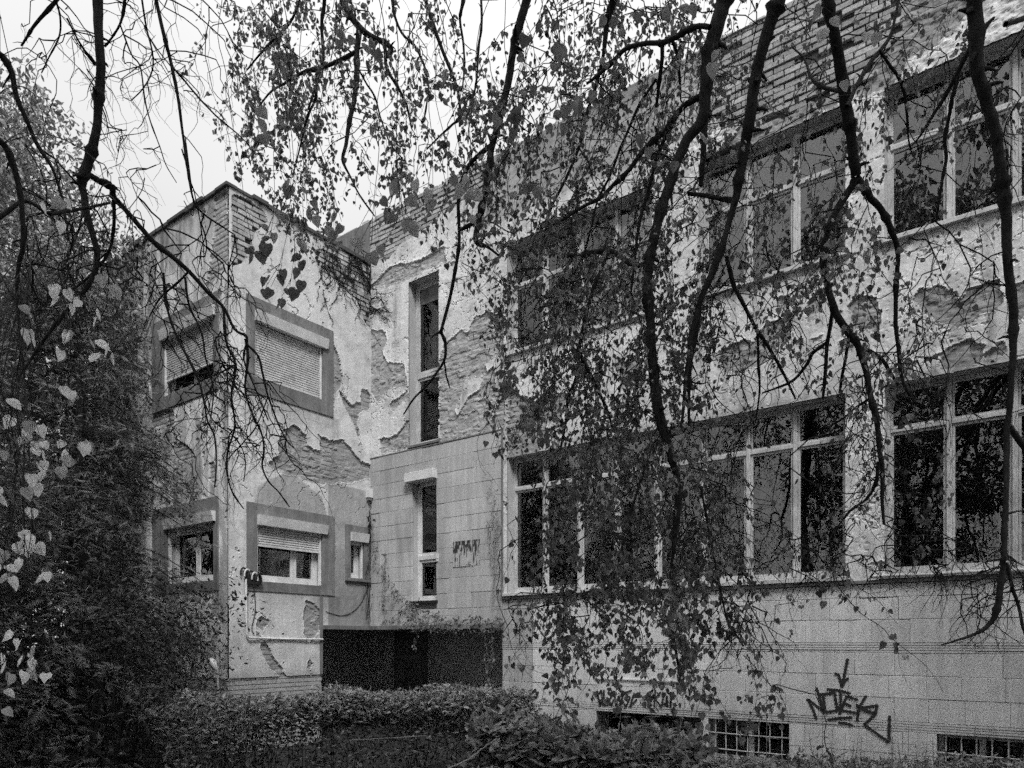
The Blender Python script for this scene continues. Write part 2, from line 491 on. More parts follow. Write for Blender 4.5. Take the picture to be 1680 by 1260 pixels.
def main_relief(u, z):
    s = np.full(u.shape, 9.0)
    for p in MAIN_PEEL: s = np.minimum(s, poly_sd(u, z, p))
    rag = (fbm(u * 9, z * 9, 11, 4) - 0.5)
    s = s + rag * 0.10
    # scattered small losses
    f = fbm(u * 4.5, z * 5.5, 21, 4)
    s = np.minimum(s, (0.80 - f) * 0.8)
    f2 = fbm(u * 17, z * 19, 22, 3)
    s = np.minimum(s, (0.87 - f2) * 0.3)
    for p in MAIN_ISLE: s = np.maximum(s, -poly_sd(u, z, p) + rag * 0.06)
    b = np.full(u.shape, 9.0)
    for p in BRICK_ZONES: b = np.minimum(b, poly_sd(u, z, p))
    b = b + rag * 0.05
    pl = (s > 0).astype(float)
    br, bh = brick_relief(u, z, 5)
    rough_zone = sstep(7.4, 7.9, z) * sstep(-4.5, -3.5, u)
    lay = fbm(u * 1.2, z * 14, 31, 4)
    curl = sstep(0.03, 0.0, s) * 0.006
    h_pl = 0.034 + curl + 0.010 * (fbm(u * 2.2, z * 2.6, 41, 4) - 0.5) + 0.0055 * (fbm(u * 20, z * 24, 42, 3) - 0.5) * (1 + 4.5 * rough_zone)
    pit = sstep(0.72, 0.80, fbm(u * 26, z * 26, 45, 2)) * sstep(0.45, 0.6, fbm(u * 1.7, z * 1.7, 46, 2))
    h_pl -= 0.009 * pit
    h_un = 0.006 + 0.006 * br * sstep(0.45, 0.65, fbm(u * 2, z * 2, 8)) + 0.022 * (fbm(u * 12, z * 20, 9, 4) - 0.5) + 0.012 * sstep(0.5, 0.56, fbm(u * 5, z * 8, 10, 4))
    h = h_un * (1 - pl) + h_pl * pl
    isb = b < 0
    h = np.where(isb, -0.016, h)
    ck = (np.abs(fbm(u * 1.3, z * 1.5, 71, 5) - 0.5) < 0.0035) & (fbm(u * 0.9, z * 0.9, 72, 2) > 0.5) & (s > 0)
    h = np.where(ck, h - 0.012, h)
    # albedo
    a_pl = 0.62 * (0.80 + 0.4 * fbm(u * 1.1, z * 1.5, 51, 4)) * (1 - 0.22 * sstep(0.55, 0.75, fbm(u * 6, z * 6, 52)))
    a_pl *= 1 + 0.10 * sstep(0.0, 0.03, s) * sstep(0.06, 0.03, s)
    # grey plastered parapet left of the bare bricks, dark run-off under the coping, darker streaky band at the lower window heads
    para = sstep(EYE + 6.35, EYE + 6.55, z + 0.2 * rag) * sstep(-7.2, -7.0, u) * sstep(-3.1, -3.3, u)
    a_pl *= 1 - 0.42 * para
    a_pl *= 1 - 0.45 * sstep(0.25, 0.0, np.abs(z - (GZ1 + 0.03)) + 0.22 * fbm(u * 12, z * 1.0, 53)) 
    a_pl *= 1 - 0.35 * sstep(ROOF - 0.5, ROOF, z + 0.3 * (fbm(u * 9, z * 1.5, 54) - 0.5))
    a_pl *= 1 - 0.30 * sstep(0.0, 0.5, fbm(u * 8, z * 0.7, 55) - 0.52) * 2
    a_un = 0.27 * (0.72 + 0.56 * fbm(u * 14, z * 18, 56, 4)) * (0.95 + 0.1 * br)
    mid = sstep(-6.5, -6.7, u)
    a_un *= 1 + 0.28 * mid
    alb = a_un * (1 - pl) + a_pl * pl
    alb = np.where(isb, 0.06, alb)
    return h, np.clip(alb, 0.03, 0.75)

def grid_lines(a0, a1, cuts, step):
    c = sorted(set([a0, a1] + [x for x in cuts if a0 < x < a1]))
    out = [c[0]]
    for p, q in zip(c[:-1], c[1:]):
        n = max(1, int(round((q - p) / step)))
        out += list(np.linspace(p, q, n + 1)[1:])
    return np.array(out)
def wall_sheet(name, ax, plane, a0, a1, z0, z1, holes, relief, step, parent, mat):
    A = grid_lines(a0, a1, [h[0] for h in holes] + [h[1] for h in holes], step)
    Z = grid_lines(z0, z1, [h[2] for h in holes] + [h[3] for h in holes], step)
    AA, ZZ = np.meshgrid(A, Z)
    h, alb = relief(AA, ZZ)
    if ax == 'u': V = np.stack([AA, plane - h, ZZ], -1)
    else: V = np.stack([plane + h, AA, ZZ], -1)
    na, nz = len(A), len(Z)
    ca = (A[:-1] + A[1:]) / 2; cz = (Z[:-1] + Z[1:]) / 2
    CA, CZ = np.meshgrid(ca, cz)
    keep = np.ones(CA.shape, bool)
    for (x0, x1, y0, y1) in holes: keep &= ~((CA > x0) & (CA < x1) & (CZ > y0) & (CZ < y1))
    i = (np.arange(nz - 1)[:, None] * na + np.arange(na - 1)[None])[keep]
    q = np.stack([i, i + 1, i + na + 1, i + na], -1)
    used = np.zeros(na * nz, bool); used[q.ravel()] = True
    remap = np.cumsum(used) - 1
    me = mesh_np(name, V.reshape(-1, 3)[used], remap[q], smooth=False, attrs={'alb': alb.ravel()[used]})
    return link(name, me, mat, parent)

# the plaster starts over the stone: at the sill on the right, above the stone panel in the corner
main_holes.append((UW, REC_U + 0.012, 0, CLAD_TOP))
wall_sheet('plaster_wall', 'u', V0, UW, UEND, EYE + 0.66, ROOF, main_holes, main_relief, 0.0145, B, M['wall'])

# --- wing face (towards the right) and end face (towards the viewer)
WIN_UP = (pv(415, 1000)[0], pv(527, 1000)[0], EYE + 4.0, EYE + 5.0)
WIN_LO = (pv(419, 1000)[0], pv(526, 1000)[0], EYE + 0.90, EYE + 1.90)
WIN_SM = (pv(572, 1000)[0], pv(594, 1000)[0], EYE + 1.08, EYE + 1.86)
REC_V = 7.59
FACE_PEEL = polyset(pv, [
    [(460, 703), (480, 700), (500, 713), (500, 733), (523, 740), (520, 713), (537, 722), (563, 722), (577, 743), (590, 757), (606, 762), (607, 787), (580, 790), (530, 797), (453, 773), (437, 760), (457, 747), (455, 727)],
    [(555, 643), (575, 664), (590, 662), (592, 640), (600, 640), (608, 655), (608, 672), (590, 672), (584, 690), (590, 730), (576, 690), (560, 662)],
    [(543, 560), (556, 590), (560, 620), (548, 650), (542, 640)],
    [(500, 985), (512, 990), (525, 1000), (524, 1035), (505, 1055), (495, 1040), (494, 1015)],
    [(418, 1035), (430, 1045), (445, 1075), (470, 1110), (485, 1114), (460, 1116), (440, 1098), (425, 1060)],
    [(505, 1075), (510, 1090), (508, 1110), (502, 1095)],
    [(425, 1010), (440, 1020), (430, 1040), (418, 1030)],
])
FACE_BRICK = polyset(pv, [
    [(378, 322), (392, 322), (430, 345), (436, 365), (420, 380), (408, 405), (395, 432), (378, 440)],
    [(515, 410), (540, 405), (570, 415), (608, 433), (608, 540), (597, 530), (588, 505), (576, 480), (560, 478), (548, 462), (530, 455), (520, 440)],
])
GREYZ = pv(560, 797)[1]
DARKP = polyset(pv, [[(410, 860), (420, 800), (440, 787), (475, 772), (505, 800), (525, 815), (535, 850), (470, 862)]])
def face_relief(v, z):
    s = np.full(v.shape, 9.0)
    for p in FACE_PEEL: s = np.minimum(s, poly_sd(v, z, p))
    rag = fbm(v * 9, z * 9, 111, 4) - 0.5
    s = s + rag * 0.10
    s = np.minimum(s, (0.86 - fbm(v * 5, z * 5, 121, 4)) * 0.7)
    s = np.minimum(s, (0.88 - fbm(v * 17, z * 17, 122, 3)) * 0.3)
    b = np.full(v.shape, 9.0)
    for p in FACE_BRICK: b = np.minimum(b, poly_sd(v, z, p))
    b = b + rag * 0.06
    pl = (s > 0).astype(float)
    br, bh = brick_relief(v, z, 15)
    h_pl = 0.036 + 0.006 * sstep(0.03, 0.0, s) + 0.010 * (fbm(v * 2, z * 2, 141, 4) - 0.5) + 0.004 * (fbm(v * 20, z * 20, 142, 3) - 0.5)
    h_un = 0.003 + 0.007 * br * sstep(0.4, 0.6, fbm(v * 2, z * 2, 108)) + 0.018 * (fbm(v * 10, z * 20, 109, 4) - 0.5) + 0.013 * sstep(0.54, 0.58, fbm(v * 4, z * 6, 107, 4))
    h = h_un * (1 - pl) + h_pl * pl
    h = np.where(b < 0, -0.014, h)
    a_pl = 0.58 * (0.85 + 0.3 * fbm(v * 1.3, z * 1.3, 151, 4)) * (1 - 0.15 * sstep(0.5, 0.7, fbm(v * 7, z * 7, 152)))
    d = np.full(v.shape, 9.0)
    for p in DARKP: d = np.minimum(d, poly_sd(v, z, p))
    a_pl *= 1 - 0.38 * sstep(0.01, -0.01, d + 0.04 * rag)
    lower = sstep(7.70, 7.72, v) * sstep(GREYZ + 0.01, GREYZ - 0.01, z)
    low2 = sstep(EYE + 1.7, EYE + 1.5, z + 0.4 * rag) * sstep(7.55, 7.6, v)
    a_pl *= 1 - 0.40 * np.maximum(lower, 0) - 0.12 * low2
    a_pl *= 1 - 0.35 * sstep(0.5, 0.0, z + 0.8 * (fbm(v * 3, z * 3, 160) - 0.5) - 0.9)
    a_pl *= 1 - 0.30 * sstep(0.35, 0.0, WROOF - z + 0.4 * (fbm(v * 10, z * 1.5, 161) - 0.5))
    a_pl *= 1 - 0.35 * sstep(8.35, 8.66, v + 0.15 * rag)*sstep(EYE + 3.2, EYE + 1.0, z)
    for (w0, w1, zz) in ((6.2, 7.9, EYE + 3.76), (6.2, 7.9, EYE + 0.74)):
        run = sstep(0.7, 0.0, zz - z + 0.5 * (fbm(v * 14, z * 0.8, 162) - 0.3)) * (z < zz) * sstep(w0 - .1, w0, v) * sstep(w1 + .1, w1, v)
        a_pl *= 1 - 0.35 * run
    a_un = 0.27 * (0.75 + 0.5 * fbm(v * 12, z * 16, 156, 4)) * (0.92 + 0.15 * br)
    ck = (np.abs(fbm(v * 1.5, z * 1.3, 73, 5) - 0.5) < 0.0045) & (fbm(v * 0.9, z * 0.9, 74, 2) > 0.45) & (s > 0)
    h = np.where(ck, h - 0.012, h); a_pl = np.where(ck, a_pl * 0.6, a_pl)
    alb = a_un * (1 - pl) + a_pl * pl
    alb = np.where(b < 0, 0.07, alb)
    return h, np.clip(alb, 0.03, 0.75)
PLINTH = EYE - 0.57
face_holes = [WIN_UP, WIN_LO, WIN_SM, (REC_V, 9, 0, REC_Z)]
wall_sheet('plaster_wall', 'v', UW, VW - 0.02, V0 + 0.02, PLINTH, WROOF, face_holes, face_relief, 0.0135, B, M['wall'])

SWIN_UP = (-11.42, -9.92, EYE + 3.95, EYE + 5.0)
SWIN_LO = (-11.30, -9.92, EYE + 0.90, EYE + 1.92)
SIDE_PEEL = polyset(ps, [
    [(288, 735), (300, 728), (318, 738), (322, 752), (305, 760), (290, 752)],
    [(355, 330), (376, 315), (377, 430), (350, 470), (335, 500), (345, 450), (352, 400)],
    [(345, 760), (356, 755), (358, 800), (348, 790)],
    [(250, 600), (285, 660), (290, 700), (250, 700)],
])
def side_relief(u, z):
    s = np.full(u.shape, 9.0)
    for p in SIDE_PEEL: s = np.minimum(s, poly_sd(u, z, p))
    rag = fbm(u * 9, z * 9, 211, 4) - 0.5
    s = s + rag * 0.10
    s = np.minimum(s, (0.71 - fbm(u * 5, z * 3.2, 221, 4)) * 0.7)
    pl = (s > 0).astype(float)
    br, bh = brick_relief(u, z, 25)
    h_pl = 0.034 + 0.010 * (fbm(u * 3, z * 1.5, 241, 4) - 0.5) + 0.006 * (fbm(u * 22, z * 14, 242, 3) - 0.5)
    h_un = 0.002 + 0.009 * br + 0.010 * (fbm(u * 9, z * 20, 209, 4) - 0.5)
    h = h_un * (1 - pl) + h_pl * pl
    a_pl = 0.68 * (0.8 + 0.4 * fbm(u * 1.5, z * 1.2, 251, 4)) * (1 - 0.35 * sstep(0.5, 0.7, fbm(u * 9, z * 1.2, 252)))
    a_pl *= 1 - 0.35 * sstep(0.5, 0.0, z + 0.8 * (fbm(u * 3, z * 3, 260) - 0.5) - 0.9)
    a_pl *= 1 - 0.45 * sstep(0.9, 0.0, WROOF - z + 1.1 * (fbm(u * 7, z * 0.8, 261) - 0.5))
    a_pl *= 1 - 0.45 * sstep(0.48, 0.68, fbm(u * 5, z * 1.4, 262, 5))
    a_un = 0.30 * (0.7 + 0.6 * fbm(u * 7, z * 12, 256, 4)) * (0.85 + 0.3 * br)
    return h, np.clip(a_un * (1 - pl) + a_pl * pl, 0.03, 0.75)
wall_sheet('plaster_wall', 'u', VW, -14.0, UW + 0.02, PLINTH, WROOF, [SWIN_UP, SWIN_LO], side_relief, 0.022, B, M['wall'])

# --- window building blocks; ax 'u': long facade / end face, ax 'v': wing face. d = depth into the building
def wb(name, mat, parent, ax, plane, a0, a1, d0, d1, z0, z1):
    if ax == 'u': return box(name, mat, parent, a0, a1, plane + d0, plane + d1, z0, z1)
    return box(name, mat, parent, plane - d1, plane - d0, a0, a1, z0, z1)
def wacc(acc, ax, plane, a0, a1, d0, d1, z0, z1):
    if ax == 'u': acc.box(a0, a1, plane + d0, plane + d1, z0, z1)
    else: acc.box(plane - d1, plane - d0, a0, a1, z0, z1)
def ring(acc, ax, plane, a0, a1, d0, d1, z0, z1, w, wbot=None):
    wbot = wbot or w
    wacc(acc, ax, plane, a0, a0 + w, d0, d1, z0, z1)
    wacc(acc, ax, plane, a1 - w, a1, d0, d1, z0, z1)
    wacc(acc, ax, plane, a0 + w, a1 - w, d0, d1, z1 - w, z1)
    wacc(acc, ax, plane, a0 + w, a1 - w, d0, d1, z0, z0 + wbot)
def wpos(ax, plane, a, z): return (a, plane, z) if ax == 'u' else (plane, a, z)
def window_root(name, ax, plane, h, label=None):
    o = link(name, None, None, B, wpos(ax, plane, (h[0] + h[1]) / 2, h[2]))
    o.empty_display_size = 0.2
    if label: o['label'] = label
    return o
def reveal(parent, ax, plane, h, depth=0.26, mat=None, albedo=0.4):
    a = Acc(); t = 0.03; f = 0.001
    for (p, q, r, s) in ((h[0] - t, h[0], h[2] - t, h[3] + t), (h[1], h[1] + t, h[2] - t, h[3] + t), (h[0], h[1], h[3], h[3] + t), (h[0], h[1], h[2] - t, h[2])):
        wacc(a, ax, plane, p, q, f, depth, r, s)
    a.a = [np.full(len(x), albedo) for x in a.v]
    return a.build('reveal', mat or M['wall'], parent, loc=ORIGIN[parent.name])
def sash(parent, ax, plane, a0, a1, z0, z1, d, w=0.04, mat=None, glass=None, wbot=None, pane=True):
    a = Acc(); ring(a, ax, plane, a0, a1, d, d + 0.04, z0, z1, w, wbot)
    pa = wpos(ax, plane + (d if ax == 'u' else -d), (a0 + a1) / 2, (z0 + z1) / 2)
    a.build('sash', mat or M['wood'], parent, loc=pa)
    if pane: wb('pane', glass or M['glass'], parent, ax, plane, a0 + w - 0.004, a1 - w + 0.004, d + 0.018, d + 0.022, z0 + (wbot or w) - 0.004, z1 - w + 0.004)

def facade_window(E, z0, z1, tr, upper, opened=()):
    h = (E[0], E[-1], z0, z1)
    W = window_root('window', 'u', V0, h)
    reveal(W, 'u', V0, h, 0.34)
    d = 0.13
    fr = Acc(); ring(fr, 'u', V0, E[0] + 0.002, E[-1] - 0.002, d, d + 0.07, z0 + 0.002, z1 - 0.002, 0.035)
    fr.build('frame', M['wood'], W, loc=ORIGIN[W.name])
    for e in E[1:-1]:
        wb('mullion', M['wood'], W, 'u', V0, e - 0.024, e + 0.024, d - 0.012, d + 0.068, z0 + 0.035, z1 - 0.035)
    for a, b in zip(E[:-1], E[1:]):
        la = a + (0.035 if a == E[0] else 0.025); lb = b - (0.035 if b == E[-1] else 0.025)
        wb('transom', M['wood'], W, 'u', V0, la, lb, d - 0.008, d + 0.06, tr - 0.024, tr + 0.024)
        gl = M['glass_dirty'] if (upper or rng.random() < 0.3) else M['glass']
        sash(W, 'u', V0, la + 0.002, lb - 0.002, tr + 0.026, z1 - 0.037, d + 0.012, 0.022, glass=gl)
        sash(W, 'u', V0, la + 0.002, lb - 0.002, z0 + 0.037, tr - 0.026, d + 0.012, 0.026, glass=gl, wbot=0.05)
        # the inner sash of the double window
        sash(W, 'u', V0, la - 0.01, lb + 0.01, z0 + 0.053, tr + 0.02, d + 0.15, 0.04, M['wood'] if not upper else M['wood_dark'], pane=False)
    # sill
    wb('sill', M['metal'], W, 'u', V0, E[0] - 0.06, E[-1] + 0.06, -0.085, 0.13, z0 - 0.052, z0 - 0.002)
    return W
for bay in (BAY1, BAY2, BAY3):
    facade_window(bay, UZ0, UZ1, UTR, True)
for bay in (GBAY, BAY3):
    facade_window(bay, GZ0, GZ1, GTR, False)

# continuous lower ledge with a pipe lying on it
box('ledge', M['band'], B, REC_U + 0.02, UEND, V0 - 0.06, V0 + 0.02, EYE + 0.622, EYE + 0.662)
lp = Acc(); tube(lp, [(-1.45 + 0.2 * i, V0 - 0.075, EYE + 0.695 + 0.004 * math.sin(i * 1.7)) for i in range(15)], 0.02, 8)
lp.build('pipe', M['metal'], B, smooth=True)

# tall windows in the corner
def tall_window(h, mid, white, label):
    W = window_root('window', 'u', V0, h, label)
    reveal(W, 'u', V0, h, 0.34)
    d = 0.14 if not white else 0.10
    m = M['white'] if white else M['wood']
    fr = Acc(); ring(fr, 'u', V0, h[0] + 0.002, h[1] - 0.002, d, d + 0.07, h[2] + 0.002, h[3] - 0.002, 0.045)
    fr.build('frame', m, W, loc=ORIGIN[W.name])
    wb('transom', m, W, 'u', V0, h[0] + 0.047, h[1] - 0.047, d - 0.01, d + 0.07, mid - 0.04, mid + 0.04)
    for (z0, z1) in ((h[2] + 0.05, mid - 0.042), (mid + 0.042, h[3] - 0.05)):
        sash(W, 'u', V0, h[0] + 0.049, h[1] - 0.049, z0, z1, d + 0.01, 0.04, m, M['glass'])
    return W
W = tall_window(TALLU, EYE + 4.52, False, 'tall narrow window with flaking wooden frame')
wb('sill', M['band'], W, 'u', V0, TALLU[0] - 0.02, TALLU[1] + 0.02, -0.05, 0.14, TALLU[2] - 0.045, TALLU[2] - 0.002)
wb('blind', M['band'], W, 'u', V0, TALLU[0] + 0.1, TALLU[1] - 0.1, 0.16, 0.165, TALLU[3] - 0.35, TALLU[3] - 0.1)
for k in range(18):
    wb('slat', M['wood_dark'], W, 'u', V0, TALLU[0] + 0.30, TALLU[1] - 0.06, 0.24, 0.262, TALLU[2] + 0.10 + k * 0.035, TALLU[2] + 0.118 + k * 0.035)
W = tall_window(TALLL, EYE + 1.40, True, 'tall narrow window with white frame')
wb('sill', M['black'], W, 'u', V0, TALLL[0] - 0.04, TALLL[1] + 0.03, -0.07, 0.10, TALLL[2] - 0.05, TALLL[2] - 0.002)
wb('shutter_box', M['white'], W, 'u', V0, TALLL[0] - 0.09, TALLL[1] + 0.02, -0.14, 0.09, TALLL[3] - 0.03, TALLL[3] + 0.12)
jb = Acc(); jb.box(TALLL[1] + 0.005, TALLL[1] + 0.055, V0 - 0.06, V0 - 0.022, EYE + 1.345, EYE + 1.425)
jb.box(TALLL[1] + 0.015, TALLL[1] + 0.05, V0 - 0.055, V0 - 0.025, EYE + 1.30, EYE + 1.344)
jb.build('window_catch', M['white'], W)

# --- stone cladding: blocks in courses, each block its own part (the 300 nearest), the rest joined
stones = []      # (x0,x1,v0,v1,z0,z1,mat)
C1 = [EYE + z for z in (0.62, 0.47, 0.225, -0.03)]
C2 = [EYE + z for z in (-0.14, -0.386, -0.63, -0.88)]
C3 = [EYE + z for z in (-0.99, -1.24, -1.49, -1.72)]
BASE_WIN = [(-4.95, -3.42, 0.0, EYE - 0.93), (-3.33, -2.34, 0.0, EYE - 0.965), (-0.84, 0.75, 0.0, EYE - 0.99)]
LIGHT_U = pu(875, 1060)[0]
def course(z0, z1, u0, u1, w, proud, thick, holes, light_from, rseed):
    r = random.Random(rseed)
    x = u0
    first = True
    while x < u1 - 0.02:
        ww = w * r.uniform(0.85, 1.15) * (0.55 if first else 1)
        first = False
        x2 = min(x + ww, u1)
        if u1 - x2 < 0.12: x2 = u1
        for L in (light_from,):
            if x < L < x2: x2 = L
        segs = [(x, x2)]
        for (h0, h1, hz0, hz1) in holes:
            if z0 < hz1 - 0.02 and z1 > hz0 + 0.02:
                ns = []
                for (a, b) in segs:
                    if b <= h0 or a >= h1: ns.append((a, b)); continue
                    if a < h0: ns.append((a, h0))
                    if b > h1: ns.append((h1, b))
                segs = ns
        for a, b in segs:
            if b - a > 0.03:
                p = proud + r.uniform(-0.004, 0.005)
                j = 0.0009
                stones.append((a + j, b - j, V0 - p, V0 - p + thick, z0 + 0.0012, z1 - r.choice((0.0012, 0.002, 0.004)), 'stone_light' if (a + b) / 2 > light_from else 'stone'))
        x = x2
    return
for k, cs in enumerate((C1, C2, C3)):
    for i in range(len(cs) - 1):
        course(cs[i + 1], cs[i], REC_U, UEND, 0.36, 0.02, 0.05, BASE_WIN, LIGHT_U, 100 + 10 * k + i)
TALLH = [(TALLL[0], TALLL[1], TALLL[2] - 0.002, TALLL[3])]
zz = CLAD_TOP
k = 0
while zz > REC_Z + 0.05:
    z2 = max(zz - 0.247, REC_Z)
    if z2 - REC_Z < 0.08: z2 = REC_Z
    course(z2, zz, UW + 0.025, REC_U, 0.52, 0.035, 0.06, TALLH, 99, 200 + k)
    zz = z2; k += 1
def camdist(s): 
    p = b2w((s[0] + s[1]) / 2, s[2], (s[4] + s[5]) / 2)
    px, py = w2px(p)
    return np.hypot(*(p[:2])) + (30 if (px < -40 or px > 1750 or py > 1300) else 0)
def lay(pieces_, name, parent, limit=300):
    pieces_.sort(key=camdist)
    rest = {}
    for i, s in enumerate(pieces_):
        if i < limit: box(name, M[s[6]], parent, *s[:6])
        else: rest.setdefault(s[6], Acc()).box(*s[:6])
    for k_, a in rest.items():
        o = a.build(name + '_courses', M[k_], parent); o['kind'] = 'stuff'
lay(stones, 'stone_block', B, 300)
# ribbed string courses and the joint bed behind the blocks
for (za, zb) in ((C1[-1], C2[0]), (C2[-1], C3[0])):
    u = REC_U
    r = random.Random(5)
    while u < UEND - 0.02:
        u2 = min(u + 0.85 * r.uniform(.8, 1.2), UEND)
        if u < LIGHT_U < u2: u2 = LIGHT_U
        skip = False
        a = Acc()
        nrib = 4; hh = (za - zb) / nrib
        for i in range(nrib):
            a.box(u + 0.002, u2 - 0.002, V0 - 0.02 - 0.004 * (i % 2) - r.uniform(0, .004), V0 + 0.03, zb + i * hh + 0.003, zb + (i + 1) * hh - 0.003)
        a.build('ribbed_course', M['stone_light' if u >= LIGHT_U - 0.01 else 'stone'], B, loc=((u + u2) / 2, V0, za))
        u = u2
bed = Acc()
bed.box(REC_U, UEND, V0 - 0.004, V0 + 0.0, EYE - 0.925, EYE + 0.62)
bu = REC_U
for (a0_, a1_, _, ztop) in BASE_WIN:
    bed.box(bu, a0_, V0 - 0.004, V0 + 0.0, -0.1, EYE - 0.925); bu = a1_
bed.box(bu, UEND, V0 - 0.004, V0 + 0.0, -0.1, EYE - 0.925)
bed.box(UW, TALLL[0], V0 - 0.004, V0 + 0.0, REC_Z, CLAD_TOP)
bed.box(TALLL[1], REC_U, V0 - 0.004, V0 + 0.0, REC_Z, CLAD_TOP)
bed.box(TALLL[0], TALLL[1], V0 - 0.004, V0 + 0.0, TALLL[3], CLAD_TOP)
bed.box(TALLL[0], TALLL[1], V0 - 0.004, V0 + 0.0, REC_Z, TALLL[2] - 0.002)
bed.build('joint_bed', M['joint'], B)
# stone panel edge next to the first window and its top drip
box('panel_edge', M['band'], B, REC_U - 0.002, REC_U + 0.03, V0 - 0.05, V0 + 0.03, EYE + 0.665, CLAD_TOP + 0.03)
box('panel_top', M['band'], B, UW + 0.02, REC_U - 0.004, V0 - 0.042, V0 + 0.02, CLAD_TOP, CLAD_TOP + 0.02)

# ribbed brick plinth of the wing: courses of long thin bricks
pl = []
r = random.Random(3)
for ax, plane, a0, a1 in (('v', UW, VW, REC_V), ('u', VW, -12.6, UW)):
    z = 0.0; k = 0
    while z < PLINTH - 0.01:
        z2 = min(z + 0.068, PLINTH)
        x = a0 - r.uniform(0, 0.2)
        while x < a1 - 0.01:
            x2 = min(x + 0.25, a1); xs = max(x, a0)
            if x2 - xs > 0.03:
                pl.append((ax, plane, xs + 0.004, x2 - 0.004, z + 0.005, z2 - 0.005, r.uniform(-0.003, 0.003)))
            x += 0.25
        z = z2; k += 1
pa_ = Acc()
for (ax, plane, x, x2, z, z2, j) in pl: wacc(pa_, ax, plane, x, x2, -0.018 + j, 0.05, z, z2)
o = pa_.build('plinth_bricks', M['brick'], B); o['kind'] = 'stuff'
box('plinth_bed', M['mortar'], B, -14, UW - 0.002, VW + 0.004, REC_V, -0.1, PLINTH)

# --- bare bricks of the parapet and the wing's corners
bricks = []
def brick_field(ax, plane, zones, seed, amin, amax):
    r = random.Random(seed)
    P = np.vstack([np.array(z) for z in zones])
    z = math.floor(P[:, 1].min() / 0.077) * 0.077
    row = 0
    while z < min(P[:, 1].max(), (ROOF if plane == V0 else WROOF)) - 0.02:
        x = math.floor(P[:, 0].min() / 0.252) * 0.252 - (0.126 if row % 2 else 0)
        while x < P[:, 0].max():
            ww = 0.237
            x0_, x1_ = max(x, amin), min(x + ww, amax)
            if x1_ - x0_ > 0.05:
                c = np.array([(x0_ + x1_) / 2]), np.array([z + 0.035])
                sd = min(float(poly_sd(c[0], c[1], p)[0]) for p in zones)
                if sd < 0.02 and r.random() > 0.03:
                    pr = r.uniform(-0.004, 0.022)
                    jz = r.uniform(-0.002, 0.002)
                    b0, b1 = -0.012 - pr, 0.05
                    if ax == 'u': bricks.append((x0_, x1_, plane + b0, plane + b1, z + jz, z + jz + 0.061, 'brick'))
                    else: bricks.append((plane - b1, plane - b0, x0_, x1_, z + jz, z + jz + 0.061, 'brick'))
            x += 0.252
        z += 0.077; row += 1
brick_field('u', V0, BRICK_ZONES, 1, UW, UEND)
brick_field('v', UW, FACE_BRICK, 2, VW, V0 - 0.02)
def camb(s):
    p = b2w((s[0] + s[1]) / 2, (s[2] + s[3]) / 2, (s[4] + s[5]) / 2)
    return np.hypot(*(p[:2]))
bricks.sort(key=camb)
rest = Acc()
for i, s in enumerate(bricks):
    if i < 300: box('brick', M['brick'], B, *s[:6])
    else: rest.box(*s[:6])
if rest.n:
    o = rest.build('brick_courses', M['brick'], B); o['kind'] = 'stuff'
# broken top course
topb = Acc(); r = random.Random(9)
x = UW - 1.0
while x < UEND:
    w_ = r.uniform(0.1, 0.25)
    if r.random() > 0.12: topb.box(x, x + w_ - 0.01, V0 - r.uniform(0.0, 0.02), V0 + 0.28, ROOF, ROOF + r.uniform(0.01, 0.06))
    x += w_
o = topb.build('coping_bricks', M['brick'], B); o['kind'] = 'stuff'

# parapet body, roofs, inner rooms, far walls
def boxes(name, mat, lst, kind=None):
    a = Acc()
    for b in lst: a.box(*b)
    o = a.build(name, mat, B)
    if kind: o['kind'] = kind
    return o
boxes('parapet', M['band'], [(UW - 1.2, UEND, V0 + 0.03, V0 + 0.30, EYE + 6.2, ROOF - 0.002), (UW - 1.2, UW, V0 - 0.02, V0 + 0.03, WROOF, ROOF - 0.001)])
boxes('roof', M['coping'], [(-14, UEND, V0 + 0.30, V0 + 7, ROOF - 0.5, ROOF - 0.35), (-14, UW - 0.22, VW + 0.22, V0 + 0.05, WROOF - 0.3, WROOF - 0.2)])
boxes('end_wall', M['stone'], [(UEND, UEND + 0.3, V0 + 0.002, V0 + 7, 0, ROOF), (-14, -13.8, VW + 0.04, V0 + 7, 0, WROOF), (-14, UEND, V0 + 7, V0 + 7.2, 0, ROOF)])
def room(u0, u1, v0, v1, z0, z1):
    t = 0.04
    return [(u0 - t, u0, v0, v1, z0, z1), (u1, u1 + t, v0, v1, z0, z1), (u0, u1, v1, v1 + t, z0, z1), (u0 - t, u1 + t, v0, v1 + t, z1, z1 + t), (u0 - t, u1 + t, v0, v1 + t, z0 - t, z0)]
rooms = []
rooms += room(-7.2, 1.5, V0 + 0.36, V0 + 5, EYE + 0.3, EYE + 3.0)
rooms += room(-7.2, 1.5, V0 + 0.36, V0 + 5, EYE + 3.9, EYE + 6.3)
rooms += room(-9.4, -7.3, V0 + 0.36, V0 + 3, EYE + 0.35, EYE + 6.3)
rooms += room(-6.5, 1.5, V0 + 0.25, V0 + 2, 0.05, EYE - 0.6)
rooms += room(-13.0, UW - 0.4, VW + 0.4, V0 - 0.1, EYE + 3.6, EYE + 5.2)
rooms += room(-13.0, UW - 0.4, VW + 0.4, V0 - 0.1, EYE + 0.3, EYE + 2.3)
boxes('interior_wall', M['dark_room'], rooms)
boxes('interior_wall', M['dark_room'], [(UW - 0.38, UW - 0.05, V0 - 0.01, V0 + 0.9, REC_Z, EYE + 6.2)])

